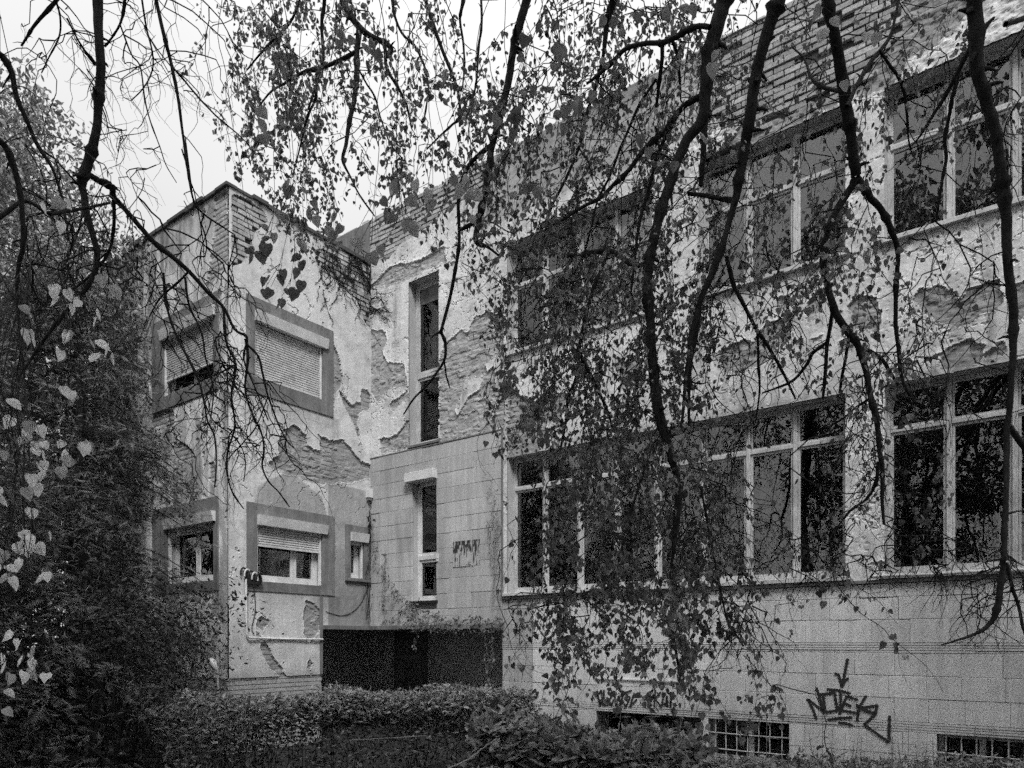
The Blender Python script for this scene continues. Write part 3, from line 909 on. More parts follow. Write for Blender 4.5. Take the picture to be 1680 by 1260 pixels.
# recess under the corner: soffit, back and side walls
M['recess'] = surf('recess_plaster', 0.5, var=0.2, scale=4)
boxes('recess_wall', M['recess'], [
    (UW - 2.2, REC_U + 0.0, V0 + 0.05, V0 + 3.4, REC_Z + 0.001, REC_Z + 0.1),
    (UW - 2.2, UW - 0.03, REC_V - 0.15, V0 + 0.049, REC_Z + 0.001, REC_Z + 0.1),
    (UW - 2.2, REC_U, V0 + 1.5, V0 + 1.6, 0, REC_Z), (REC_U, REC_U + 0.2, V0 + 0.035, V0 + 3.4, 0, REC_Z),
    (UW - 2.2, UW - 2.1, REC_V, V0 + 3.4, 0, REC_Z), (UW - 2.2, UW - 0.001, REC_V - 0.15, REC_V - 0.001, 0, REC_Z)])
nu, nz_ = pu(620, 1110, V0 + 1.48)
box('door', M['band'], B, nu + 0.5, nu + 1.4, V0 + 1.45, V0 + 1.498, 0.05, 1.86)
box('notice_plate', M['white'], B, nu - 0.1, nu + 0.1, V0 + 1.47, V0 + 1.498, nz_ - 0.1, nz_ + 0.1)
# thin slab edge over the recess
boxes('canopy_slab', M['band'], [(UW + 0.03, REC_U + 0.05, V0 - 0.16, V0 - 0.045, REC_Z - 0.03, REC_Z + 0.035), (UW + 0.03, UW + 0.14, REC_V, V0 - 0.17, REC_Z - 0.03, REC_Z + 0.035)])
box('wall_post', M['band'], B, UW + 0.026, UW + 0.05, REC_V - 0.06, REC_V, PLINTH, EYE + 0.72)

# wing coping
r = random.Random(31)
def ragged(a0, a1, fn):
    x = a0
    while x < a1 - 0.01:
        x2 = min(x + r.uniform(0.18, 0.75), a1)
        fn(x, x2 - 0.003, WROOF + r.uniform(0.030, 0.07), r.uniform(0.04, 0.10), -r.uniform(0, 0.02))
        x = x2
ragged(VW - 0.08, V0 + 0.02, lambda a, b, h, o_, d_: box('coping', M['coping'], B, UW - 0.25, UW + o_, a, b, WROOF + d_, h))
ragged(-14, UW - 0.251, lambda a, b, h, o_, d_: box('coping', M['coping'], B, a, b, VW - o_, VW + 0.25, WROOF + d_, h))
boxes('corner_pilaster', M['wall'], [(UW + 0.02, UW + 0.026, VW - 0.026, VW + 0.17, EYE + 0.5, EYE + 5.2)])

# --- shuttered windows of the wing
def shutter_window(ax, plane, h, s0, s1, zs0, zs1, close, n_sash, label):
    """h opening; s0..s1, zs0..zs1 concrete surround; close = z of the shutter's lower edge"""
    W = window_root('window', ax, plane, h, label)
    reveal(W, ax, plane, h, 0.30, M['wall'], 0.35)
    p = 0.055
    wb('surround', M['band'], W, ax, plane, s0, h[0], -p, -0.002, zs0, zs1)
    wb('surround', M['band'], W, ax, plane, h[1], s1, -p, -0.002, zs0, zs1)
    wb('surround', M['band'], W, ax, plane, h[0], h[1], -p, -0.002, h[3], zs1)
    wb('surround', M['band'], W, ax, plane, h[0], h[1], -p, -0.002, zs0, h[2])
    bh = 0.14
    # shutter box, its front sloped
    a = Acc(); wacc(a, ax, plane, h[0] - 0.005, h[1] + 0.07, -0.13, 0.10, h[3] - bh, h[3] + 0.01)
    v = a.v[0]
    if ax == 'u': v[[0, 1], 1] += 0.035
    else: v[[1, 2], 0] -= 0.035
    a.build('shutter_box', M['white'], W)
    for q in (h[0] + 0.002, h[1] - 0.032):
        wb('shutter_rail', M['white'], W, ax, plane, q, q + 0.03, -0.02, 0.03, h[2] + 0.005, h[3] - bh)
    z = close
    wb('shutter_bar', M['shutter'], W, ax, plane, h[0] + 0.034, h[1] - 0.034, 0.0, 0.022, z, z + 0.035)
    z += 0.037
    while z < h[3] - bh - 0.01:
        if ax == 'u':
            V = np.array([[x, plane + d, zz_] for x in (h[0] + 0.034, h[1] - 0.034) for (d, zz_) in ((0.016, z), (0.002, z + 0.008), (0.0, z + 0.022), (0.012, z + 0.034), (0.022, z + 0.034), (0.024, z))])
        else:
            V = np.array([[plane - d, x, zz_] for x in (h[0] + 0.034, h[1] - 0.034) for (d, zz_) in ((0.016, z), (0.002, z + 0.008), (0.0, z + 0.022), (0.012, z + 0.034), (0.022, z + 0.034), (0.024, z))])
        Q = [[i, (i + 1) % 6, 6 + (i + 1) % 6, 6 + i] for i in range(6)]
        a = Acc(); a.add(V, Q)
        a.build('slat', M['shutter'], W, loc=tuple(V.mean(0)))
        z += 0.0375
    fr = Acc(); ring(fr, ax, plane, h[0] + 0.004, h[1] - 0.004, 0.09, 0.16, h[2] + 0.004, h[3] - 0.004, 0.05)
    fr.build('frame', M['white'], W)
    if n_sash == 1:
        sash(W, ax, plane, h[0] + 0.056, h[1] - 0.056, h[2] + 0.056, h[3] - 0.06, 0.10, 0.045, M['white'])
    else:
        m = h[0] + (h[1] - h[0]) * (0.62 if ax == 'v' else 0.5)
        sash(W, ax, plane, h[0] + 0.056, m - 0.002, h[2] + 0.056, h[3] - 0.06, 0.10, 0.055, M['white'])
        sash(W, ax, plane, m + 0.002, h[1] - 0.056, h[2] + 0.056, h[3] - 0.06, 0.10, 0.055, M['white'])
    return W
SU = (pv(401, 900)[0], pv(544, 900)[0])
SL = (pv(402, 900)[0], pv(546, 900)[0])
shutter_window('v', UW, WIN_UP, SU[0], SU[1], EYE + 3.76, EYE + 5.22, EYE + 4.03, 2, 'upper window with its roller shutter fully down')
shutter_window('v', UW, WIN_LO, SL[0], SL[1], EYE + 0.745, EYE + 2.09, EYE + 1.44, 2, 'lower window with its roller shutter half up')
shutter_window('v', UW, WIN_SM, pv(564, 900)[0], pv(603, 900)[0], EYE + 0.98, EYE + 2.00, EYE + 1.66, 1, 'small narrow window with a roller shutter box')
shutter_window('u', VW, SWIN_UP, -11.75, -9.80, EYE + 3.74, EYE + 5.22, EYE + 4.20, 2, 'upper end window with its roller shutter almost down')
shutter_window('u', VW, SWIN_LO, -11.75, -9.80, EYE + 0.74, EYE + 2.15, EYE + 1.66, 2, 'lower end window with its roller shutter up')
# things left on the sill of the small window
wb('sill', M['band'], B, 'v', UW, 8.05, 8.62, -0.09, -0.056, EYE + 1.02, EYE + 1.06)

# --- basement windows with pale grilles
for (a, b, _, zt) in BASE_WIN:
    h = (a, b, EYE - 1.50, zt)
    W = window_root('window', 'u', V0, h, 'barred basement window')
    reveal(W, 'u', V0, h, 0.30, M['wall'], 0.25)
    fr = Acc(); ring(fr, 'u', V0, a + 0.004, b - 0.004, 0.14, 0.20, h[2] + 0.004, zt - 0.004, 0.045)
    fr.build('frame', M['wood'] if a > -4 else M['wood_dark'], W)
    n = int((b - a) / 0.5)
    for i in range(1, n + 1):
        c = a + (b - a) * i / (n + 1)
        wb('mullion', M['wood'] if a > -4 else M['wood_dark'], W, 'u', V0, c - 0.03, c + 0.03, 0.14, 0.20, h[2] + 0.05, zt - 0.05)
    wb('pane', M['glass'], W, 'u', V0, a + 0.045, b - 0.045, 0.165, 0.17, h[2] + 0.045, zt - 0.045)
    if a < -4: continue
    nb = int((b - a) / 0.135)
    for i in range(nb):
        c = a + 0.08 + i * 0.135
        bb = Acc(); tube(bb, [(c + random.uniform(-.006, .006), V0 + 0.03, h[2]), (c + random.uniform(-.006, .006), V0 + 0.03, (h[2] + zt) / 2), (c, V0 + 0.03, zt)], 0.008, 6)
        bb.build('bar', M['metal'], W, smooth=True)
    for zz_ in (zt - 0.20, zt - 0.40):
        bb = Acc(); tube(bb, [(a, V0 + 0.018, zz_), ((a + b) / 2, V0 + 0.016, zz_ - 0.006), (b, V0 + 0.018, zz_)], 0.008, 6)
        bb.build('bar', M['metal'], W, smooth=True)
boxes('basement_wall', M['joint'], [(REC_U, UEND, V0 + 0.03, V0 + 0.10, 0, EYE - 1.502)])
# pale painted panel with a ledge, carrying the small tag
pu0, pu1 = pu(985, 1130)[0], pu(1118, 1130)[0]
box('panel_ledge', M['stone_light'], B, pu0 - 0.05, pu1 + 0.1, V0 - 0.045, V0 - 0.0275, EYE - 0.545, EYE - 0.525)

# --- graffiti: flat sprayed ribbons on the stone
def stroke(acc, pts_px, w, v=V0 - 0.0285):
    P = [pu(x, y, v) for x, y in pts_px]
    P = smooth_path([(p[0], 0, p[1]) for p in P], sub=5)
    n = len(P)
    T = np.gradient(P, axis=0); T /= np.linalg.norm(T, axis=1)[:, None] + 1e-9
    N = np.stack([-T[:, 2], np.zeros(n), T[:, 0]], 1)
    ww = w / 2 * (1 + 0.22 * np.sin(np.arange(n) * 1.3 + rng.random() * 6))[:, None]
    L = P + N * ww; R = P - N * ww
    V = np.zeros((2 * n, 3)); V[0::2] = L; V[1::2] = R; V[:, 1] = v
    q = [[2 * i, 2 * i + 1, 2 * i + 3, 2 * i + 2] for i in range(n - 1)]
    acc.add(V, q)
    for e, s in ((0, 1), (n - 1, 1)):  # round caps
        th = np.linspace(0, 2 * math.pi, 9)[:-1]
        c = P[e]; rr = w / 2 * (1.25 if e == 0 else 1.1)
        C = np.stack([c[0] + rr * np.cos(th), np.full(8, v - 0.0006), c[2] + rr * np.sin(th)], 1)
        acc.add(np.vstack([[c[0], v - 0.0006, c[2]], C]), None, [[0, i + 1, (i + 1) % 8 + 1] for i in range(8)])
def gz_(l, ox=1300, oy=1060, k=380 / 1680): return [(ox + x * k, oy + y * k) for x, y in l]
def polyline_sharp(l, n=4):
    out = []
    for a, b in zip(l[:-1], l[1:]):
        for i in range(n): out.append((a[0] + (b[0] - a[0]) * i / n, a[1] + (b[1] - a[1]) * i / n))
    out.append(l[-1]); return out
ga = Acc(); gv_ = 0
for s in ([(400, 100), (380, 200), (360, 295)], [(315, 203), (335, 207), (350, 260), (360, 295), (375, 265), (398, 238)],
          [(172, 525), (150, 460), (110, 385), (235, 480), (205, 400), (175, 305)],
          [(205, 352), (305, 338), (327, 465), (240, 482), (222, 352)],
          [(260, 315), (330, 320), (412, 342)], [(350, 330), (350, 400), (345, 490)],
          [(465, 387), (395, 365), (372, 415), (357, 465), (480, 490)], [(378, 412), (420, 435)],
          [(530, 368), (495, 430), (482, 450), (470, 540)], [(470, 430), (480, 450), (615, 432), (602, 490), (500, 452)],
          [(510, 462), (600, 495), (525, 570), (610, 635), (700, 695), (705, 512)],
          [(265, 535), (345, 522), (425, 518)], [(345, 557), (390, 560), (430, 575)]):
    stroke(ga, polyline_sharp(gz_(s)), 0.030, V0 - 0.0285 - gv_ * 0.0003); gv_ += 1
ga.build('graffiti', M['spray'], B)
gb = Acc()
for s in ([(420, 885), (432, 955)], [(420, 900), (440, 880), (448, 950)], [(452, 880), (455, 950), (480, 945)], [(500, 885), (478, 930), (490, 950), (500, 925)],
          [(505, 885), (512, 955), (525, 905), (535, 950), (550, 885)], [(585, 880), (556, 890), (580, 915), (560, 960), (545, 930)], [(600, 895), (580, 960), (612, 925)], [(645, 915), (650, 918)],
          [(690, 880), (665, 895), (690, 920), (668, 950)], [(705, 880), (700, 955)], [(730, 890), (702, 920), (735, 958)], [(745, 910), (738, 950), (760, 940), (762, 905), (765, 955)], [(785, 900), (780, 965), (783, 915), (805, 905)]):
    stroke(gb, polyline_sharp([(840 + x / 3, 840 + y / 3) for x, y in s], 3), 0.026, V0 - 0.0285 - gv_ * 0.0003); gv_ += 1
gb.build('graffiti', M['spray'], B)

# --- torn poster on the stone panel
def poster():
    p0 = pu(743, 889, V0 - 0.04); p1 = pu(787, 927, V0 - 0.04)
    n, m = 36, 34
    X = np.linspace(p0[0], p1[0], n); Z = np.linspace(p1[1], p0[1], m)
    XX, ZZ = np.meshgrid(X, Z)
    fz = (ZZ - Z[0]) / (Z[-1] - Z[0])
    d = fbm(XX * 80, ZZ * 7, 301, 3)
    ink = sstep(0.50, 0.58, d + 0.28 * (fz - 0.45)) 
    alb = 0.42 * (1 - ink) + 0.04 * ink
    y = V0 - 0.0405 - 0.002 * vnoise(XX * 20, ZZ * 20, 5)
    keep = (fbm(XX * 30, ZZ * 30, 302) < 0.72 + 0.3 * fz)
    V = np.stack([XX, y, ZZ], -1).reshape(-1, 3)
    i = (np.arange(m - 1)[:, None] * n + np.arange(n - 1)[None])[keep[:-1, :-1]]
    me = mesh_np('torn_poster', V, np.stack([i, i + 1, i + n + 1, i + n], -1), attrs={'alb': alb.ravel()})
    o = link('torn_poster', me, M['wall'])
    o.rotation_euler = (0, 0, ROT)
    tag(o, 'torn poster with dark drips on the stone wall right of the narrow white window', 'poster')
poster()

# --- small fittings on the walls (things of their own)
def bthing(name, label, cat, group=None):
    o = thing(name, label, cat, group=group); o.rotation_euler = (0, 0, ROT); return o
t = bthing('junction_box', 'small white box fixed high in the corner above the stone wall edge', 'junction box')
v_, z_ = pv(606, 812)
a = Acc(); a.box(UW + 0.03, UW + 0.12, V0 - 0.14, V0 - 0.045, z_ - 0.07, z_ + 0.08); a.build('box_body', M['white'], t)
a = Acc(); a.box(UW + 0.04, UW + 0.11, V0 - 0.13, V0 - 0.06, z_ - 0.12, z_ - 0.071); a.build('cable_gland', M['band'], t)

t = bthing('conduit', 'thin white conduit bent in an L below the lower shuttered window', 'pipe')
c0, c1, c2 = pv(399, 947), pv(400, 1046), pv(525, 1049)
a = Acc()
P = [(UW + 0.075, c0[0], c0[1]), (UW + 0.075, c0[0] + .003, (c0[1] + c1[1]) / 2), (UW + 0.075, c1[0], c1[1] + 0.05), (UW + 0.075, c1[0] + 0.012, c1[1] + 0.012), (UW + 0.075, c1[0] + 0.05, c1[1]), (UW + 0.06, (c1[0] + c2[0]) / 2, c2[1] + 0.006), (UW + 0.075, c2[0], c2[1])]
tube(a, P, 0.016, 8); a.build('pipe', M['white'], t, smooth=True)
for (vv, zz_) in ((c0[0], c0[1] - 0.3), (c1[0] + 0.4, c1[1]), (c2[0] - 0.2, c2[1])):
    a = Acc(); a.box(UW + 0.02, UW + 0.075, vv - 0.014, vv + 0.014, zz_ - 0.014, zz_ + 0.014); a.build('clip', M['white'], t)

t = bthing('wall_lamp', 'black ribbed floodlight hanging at the corner of the lower shuttered window', 'lamp')
v_, z_ = pv(409, 943)
for k in range(5):
    a = Acc()
    th = np.linspace(-0.4, math.pi + 0.2, 10)
    x0 = UW + 0.07 + 0.012 * k
    P = np.stack([np.full(10, x0), v_ - 0.14 + 0.055 * k + 0.05 * np.cos(th), z_ - 0.02 * k + 0.09 * np.sin(th)], 1)
    tube(a, P, 0.014, 6); a.build('rib', M['black'] if k % 2 == 0 else M['metal'], t, smooth=True)
a = Acc(); a.box(UW + 0.03, UW + 0.10, v_ - 0.10, v_ + 0.14, z_ - 0.15, z_ - 0.0); a.build('lamp_body', M['black'], t)
a = Acc()
q0, q1, q2 = pv(413, 965), pv(414, 1000), pv(410, 1030)
tube(a, smooth_path([(UW + 0.06, q0[0], q0[1]), (UW + 0.05, q1[0] + 0.02, q1[1]), (UW + 0.05, q2[0], q2[1]), (UW + 0.05, q2[0] + 0.04, q2[1] - 0.1)]), 0.006, 6)
a.build('cable', M['black'], t, smooth=True)

pole_p = at(357, 1165, 9.4)
t = thing('garden_lamp', 'thin pale pole with a small crumpled head at the wing corner', 'lamp', (pole_p[0], pole_p[1], 0))
a = Acc(); tube(a, [(pole_p[0], pole_p[1], 0), (pole_p[0] + .01, pole_p[1], 0.7), (pole_p[0], pole_p[1], 1.33)], 0.013, 8); a.build('pole', M['metal'], t, smooth=True)
a = Acc()
tube(a, [(pole_p[0] - 0.01, pole_p[1], 1.30), (pole_p[0] - 0.05, pole_p[1], 1.36), (pole_p[0] - 0.08, pole_p[1], 1.42), (pole_p[0] - 0.09, pole_p[1], 1.46)], [0.02, 0.045, 0.05, 0.015], 8)
a.build('lamp_head', M['white'], t, smooth=True)

# loose cables on the facade and vines in the corner
def wire(name, label, pts, rad, mat, cat):
    a = Acc(); tube(a, smooth_path(pts, sub=6, jit=0.002), rad, 6)
    o = a.build(name, mat, smooth=True)
    tag(o, label, cat); return o
wire('cable', 'thin dark cable hanging below the small narrow window', [b2w(UW + 0.05, *pv(x, y)) for x, y in ((531, 1003), (560, 1010), (585, 995), (600, 965), (606, 940))], 0.005, M['black'], 'cable')

# ------------------------------------------------------------------ vegetation tools
def leaf_shape(kind):
    if kind == 'heart':
        R = np.array([(0.26, -0.05), (0.43, 0.16), (0.40, 0.42), (0.20, 0.72)])
        c = np.array([(0, 0.02, 0), (0, 0.42, 0.05), (0, 1.0, -0.06)])
        V = [c[0], c[1], c[2]] + [(x, y, -0.05 - 0.10 * y) for x, y in R] + [(-x, y, -0.05 - 0.10 * y) for x, y in R]
        T = [[1, 0, 3], [1, 3, 4], [1, 4, 5], [1, 5, 6], [1, 6, 2], [1, 7, 0], [1, 8, 7], [1, 9, 8], [1, 10, 9], [1, 2, 10]]
    elif kind == 'oval':
        V = [(0, 0, 0), (0.26, 0.35, -0.06), (0.2, 0.75, -0.08), (0, 1, -0.05), (-0.2, 0.75, -0.08), (-0.26, 0.35, -0.06), (0, 0.5, 0.04)]
        T = [[6, 0, 1], [6, 1, 2], [6, 2, 3], [6, 3, 4], [6, 4, 5], [6, 5, 0]]
    elif kind == 'lance':
        V = [(0, 0, 0), (0.15, 0.4, -0.02), (0, 1, -0.12), (-0.15, 0.4, -0.02), (0, 0.45, 0.04)]
        T = [[4, 0, 1], [4, 1, 2], [4, 2, 3], [4, 3, 0]]
    elif kind == 'quad':
        V = [(0, 0, 0), (0.34, 0.45, 0.02), (0, 1, -0.06), (-0.34, 0.45, 0.02)]
        T = [[0, 1, 2], [0, 2, 3]]
    elif kind == 'sprig':          # flat spray of needles
        V, T = [], []
        for i in range(9):
            y = 0.08 + i * 0.1; L = 0.26 * (1 - 0.45 * abs(i - 3) / 6)
            for s in (-1, 1):
                k = len(V)
                V += [(0, y, 0), (s * L, y + 0.16, -0.03), (0, y + 0.045, 0)]
                T.append([k, k + 1, k + 2])
        k = len(V); V += [(0.012, 0, 0), (-0.012, 0, 0), (0, 1.05, -0.02)]; T.append([k, k + 1, k + 2])
    return np.array(V, float), np.array(T)
def frames(direction, normal):      # columns: x = side, y = direction, z = normal
    d = direction / (np.linalg.norm(direction, axis=1)[:, None] + 1e-9)
    x = np.cross(d, normal); x /= np.linalg.norm(x, axis=1)[:, None] + 1e-9
    z = np.cross(x, d)
    return np.stack([x, d, z], -1)
def add_leaves(acc, kind, P, D, N, S, alb):
    V, T = leaf_shape(kind)
    Fm = frames(D, N)
    n, m = len(P), len(V)
    VV = np.repeat(V[None], n, 0)
    VV[:, :, 0] *= rng.uniform(0.55, 1.12, n)[:, None]                  # width, curl and droop of each leaf
    VV[:, :, 2] += (np.abs(VV[:, :, 0]) * rng.uniform(-0.5, 0.5, n)[:, None]) - VV[:, :, 1] ** 2 * rng.uniform(-0.05, 0.28, n)[:, None]
    W = np.einsum('nij,nvj->nvi', Fm, VV) * S[:, None, None] + P[:, None]
    TT = (T[None] + (np.arange(n) * m)[:, None, None]).reshape(-1, 3)
    acc.add(W.reshape(-1, 3), None, TT, np.repeat(alb, m))
def rand_unit(n):
    v = rng.normal(size=(n, 3)); return v / np.linalg.norm(v, axis=1)[:, None]

# ------------------------------------------------------------------ ivy and vines on the building
def vine(label, paths, leaves_n=0, lsize=0.05, alb=0.12, mat=M['dry_twig'], rad=0.005, name='climbing_vine'):
    t = thing(name, label, 'vine')
    a = Acc()
    pts = []
    for P in paths:
        Q = smooth_path(P, sub=6, jit=0.012); pts.append(Q)
        tube(a, Q, np.linspace(rad, rad * 0.5, len(Q)), 5)
    a.build('stem', mat, t, smooth=True)
    if leaves_n:
        Q = np.vstack(pts); idx = rng.integers(0, len(Q), leaves_n)
        l = Acc(); add_leaves(l, 'oval', Q[idx] + rng.normal(0, 0.03, (leaves_n, 3)), rand_unit(leaves_n) + [0, 0, -0.7], rand_unit(leaves_n) + np.array([0.3, -1, 0.4]), rng.uniform(0.6, 1.2, leaves_n) * lsize, rng.uniform(0.5, 1.5, leaves_n) * alb)
        o = l.build('vine_leaves', M['leaf'], t); o['kind'] = 'stuff'
    return t
def onv(x, y, off=0.04): v_, z_ = pv(x, y); return b2w(UW + off, min(v_, V0 - 0.03), z_)
def onu(x, y, off=0.06): u_, z_ = pu(x, y); return b2w(u_, V0 - off, z_)
# dead ivy net in the top corner of the wing
paths = []
for k in range(34):
    x, y = random.uniform(525, 606), random.uniform(400, 440)
    P = [onv(x, y)]
    dx = random.uniform(-4, 9)
    for i in range(random.randint(3, 7)):
        x = min(x + dx + random.uniform(-12, 12), 607); y += random.uniform(8, 24)
        if y > 545 or x < 505: break
        P.append(onv(x, y, random.uniform(0.03, 0.07)))
    if len(P) > 1: paths.append(P)
for k in range(8):
    x, y = 612, random.uniform(470, 520)
    P = [onu(x, y)]
    for i in range(3):
        x += random.uniform(5, 18); y += random.uniform(-6, 14); P.append(onu(x, y))
    paths.append(P)
vine('dead dark creeper net clinging to the top corner between wing and facade', paths, 60, 0.05, 0.1, M['twig'], 0.009)
# vine along the recess edge
paths = []
for k in range(16):
    x = random.uniform(640, 800); y = random.uniform(1018, 1032); P = [onu(x, y, 0.14)]
    for i in range(6):
        x = min(x + random.uniform(4, 22), 826); y += random.uniform(-6, 6); y = min(max(y, 1010), 1036); P.append(onu(x, y, random.uniform(0.08, 0.2)))
    paths.append(P)
for x0_, y0_, x1_, y1_ in ((690, 985, 670, 1030), (676, 990, 700, 1028), (675, 985, 640, 1030), (800, 1030, 806, 1120), (815, 1030, 812, 1090), (690, 1030, 687, 1065), (610, 845, 625, 930), (625, 925, 660, 975), (655, 970, 690, 1000), (690, 998, 760, 1022), (640, 910, 634, 1020)):
    n = 6; paths.append([onu(x0_ + (x1_ - x0_) * i / n + random.uniform(-3, 3), y0_ + (y1_ - y0_) * i / n, 0.09) for i in range(n + 1)])
vine('pale bare vine trailing along the edge of the dark recess', paths, 650, 0.075, 0.16, M['dry_twig'], 0.006)
paths = []
for k in range(10):
    x = 607 + random.uniform(-5, 0); P = []
    y = random.uniform(820, 860)
    while y < 1025:
        P.append(onv(min(x, 607), y, random.uniform(0.03, 0.06))); x += random.uniform(-4, 3.4); y += random.uniform(15, 40)
    if len(P) > 1: paths.append(P)
vine('thin dark creeper climbing the inner corner above the recess', paths, 90, 0.04, 0.08, M['twig'], 0.005)
paths = []
for k in range(9):
    x = random.uniform(800, 828); y = random.uniform(760, 900); P = []
    for i in range(9):
        P.append(onu(x, y, 0.08)); x += random.uniform(-7, 7); y += random.uniform(8, 26)
    paths.append(P)
vine('bare vine climbing the stone panel edge beside the first facade window', paths, 25, 0.04, 0.1, M['dry_twig'], 0.004)

# ------------------------------------------------------------------ trees whose branches hang into view
BR = thing('weeping_tree', 'large weeping tree with dark limbs and heart shaped leaves hanging before the facade', 'tree', (4.6, 1.3, 0))
BL = thing('weeping_tree', 'nearly bare tree whose dark limb hangs down at the left before the sky', 'tree', (-4.4, 1.6, 0))
CR = np.array([3.9, 2.0, 7.6]); CL = np.array([-3.6, 2.4, 7.4])
LIMBS = []      # (tree, start depth, end depth, [(px,py,radius px)...])
R, L = BR, BL
def limb(tree, d0, d1, pts, up=False): LIMBS.append((tree, d0, d1, pts, up))
limb(L, 4.0, 4.2, [(158, -30, 8), (160, 0, 8), (163, 60, 7), (166, 110, 7), (162, 160, 7), (160, 200, 6.5), (152, 240, 7), (140, 280, 8), (135, 300, 6), (139, 330, 5.5), (150, 380, 5), (158, 405, 4.5), (157, 440, 4), (140, 475, 3.5), (110, 510, 3), (70, 560, 2.5), (30, 620, 2)], True)
limb(L, 4.15, 5.2, [(142, 285, 5), (160, 295, 5), (182, 308, 5), (188, 325, 4), (215, 355, 4), (250, 395, 4), (283, 422, 4), (310, 445, 3.5), (340, 478, 3), (367, 505, 2.6), (385, 540, 2.2), (405, 555, 2), (400, 590, 1.6), (420, 640, 1.2), (440, 690, 1)])
limb(L, 4.3, 4.8, [(252, -30, 3), (256, 0, 3), (270, 60, 2.8), (280, 100, 2.6), (292, 160, 2.4), (300, 220, 2), (308, 280, 1.8), (318, 330, 1.6), (335, 352, 1.5), (365, 372, 1.2), (385, 385, 0.9)], True)
limb(L, 4.5, 5.0, [(283, 110, 1.8), (305, 135, 1.6), (328, 163, 1.5), (360, 195, 1.2), (390, 220, 1), (410, 240, .8)])
limb(L, 3.8, 4.0, [(110, -30, 3), (93, 0, 3), (60, 38, 2.4), (45, 60, 2), (35, 75, 1.4)], True)
limb(L, 3.9, 4.1, [(92, 2, 1.8), (99, 30, 1.5), (97, 60, 1.3), (80, 95, 1), (68, 120, .8)])
limb(L, 3.9, 4.1, [(110, 30, 1.6), (125, 60, 1.4), (140, 85, 2), (157, 105, 3.5)])
limb(L, 4.1, 4.3, [(206, -30, 2.4), (203, 15, 2.2), (197, 40, 1.8), (185, 60, 1.4), (172, 76, 2)], True)
limb(L, 4.1, 4.5, [(197, 40, 1.4), (215, 88, 1.4), (230, 110, 1.3), (238, 165, 1.2), (247, 200, 1), (262, 240, .9), (272, 270, .8), (290, 300, .7)])
limb(L, 4.2, 4.5, [(233, 0, 1.6), (240, 45, 1.4), (250, 85, 1.3), (250, 115, 1.2), (235, 145, 1), (215, 165, .8)], True)
limb(L, 4.3, 4.5, [(305, 235, 1.4), (318, 350, .5), (302, 330, .8)])
limb(L, 3.2, 3.5, [(-20, 70, 5), (5, 95, 5), (20, 120, 4.5), (28, 160, 4), (45, 200, 3.5), (60, 235, 3), (85, 275, 2.5), (100, 320, 2), (112, 390, 1.8)], True)
limb(L, 3.2, 3.5, [(-20, 215, 5), (8, 240, 5), (25, 280, 4.5), (35, 330, 4), (38, 400, 4), (30, 440, 3), (28, 500, 2.4), (40, 620, 2)], True)
limb(L, 3.3, 3.7, [(-10, 360, 4), (40, 330, 3), (80, 350, 2.6), (120, 345, 2.4), (180, 333, 2)], True)
limb(L, 4.2, 4.9, [(187, 330, 3), (186, 380, 2.4), (175, 420, 2), (140, 460, 2), (110, 480, 1.6)])
limb(L, 5.0, 5.3, [(268, 448, 2.2), (272, 490, 2), (281, 530, 1.9), (300, 572, 1.8), (322, 615, 1.7), (334, 655, 1.6), (340, 690, 1.5), (352, 715, 1.5), (355, 760, 1.2), (352, 800, 1)])
limb(L, 5.1, 5.4, [(304, 455, 2), (310, 500, 1.8), (330, 545, 1.7), (338, 590, 1.4), (350, 640, 1.2), (345, 690, 1)])
limb(L, 5.2, 5.5, [(367, 505, 2.2), (371, 560, 2), (386, 598, 1.9), (380, 650, 1.7), (385, 700, 1.5), (372, 750, 1.4), (378, 800, 1.2), (400, 835, 1)])
limb(L, 5.2, 5.6, [(403, 556, 2.4), (407, 590, 2.4), (402, 640, 1.6), (415, 680, 1.5), (430, 715, 1.5), (433, 740, 1.6), (430, 765, 1.5), (441, 790, 1.4), (458, 808, 1.3), (475, 832, 1)])
limb(L, 5.2, 5.6, [(405, 565, 2), (424, 585, 1.9), (430, 610, 1.8), (440, 650, 1.7), (455, 692, 1.5), (470, 722, 1.2), (482, 735, .9)])
limb(L, 5.1, 5.3, [(310, 445, 1.8), (290, 465, 1.8), (262, 490, 1.5), (245, 520, 1)])
limb(L, 5.2, 5.5, [(386, 598, 1.6), (360, 612, 1.4), (330, 625, 1.2), (310, 640, .9)])
limb(L, 5.2, 5.5, [(334, 655, 1.2), (350, 690, 1.1), (385, 718, 1), (402, 750, .9), (400, 790, .8)])
limb(L, 5.2, 5.5, [(440, 650, 1.1), (420, 700, 1.1), (400, 725, 1), (372, 755, .8)])
# centre, over the sky
limb(R, 5.4, 5.4, [(552, -40, 6), (562, 0, 5.5), (575, 25, 5), (590, 45, 5), (612, 62, 4.5), (635, 72, 4), (642, 85, 3.5), (632, 95, 2.5)], True)
limb(R, 5.4, 5.5, [(590, 45, 5), (586, 80, 4.5), (585, 120, 4), (582, 160, 3.8), (573, 200, 3.5), (568, 235, 3), (562, 262, 2.6), (575, 290, 1.6), (590, 320, 1.3), (615, 355, 1)])
limb(R, 5.4, 5.8, [(585, 85, 3.6), (565, 95, 3.2), (545, 105, 3), (520, 113, 3), (495, 120, 2.4), (470, 135, 2), (445, 150, 1.6), (425, 175, 1.2)])
limb(R, 5.4, 5.8, [(520, 113, 2.4), (518, 160, 2), (505, 190, 1.8), (495, 230, 1.4), (480, 290, 1)])
limb(R, 5.4, 5.6, [(632, 72, 3), (634, 110, 2.6), (650, 140, 2.4), (662, 160, 2), (670, 185, 1.8), (675, 210, 1.2)])
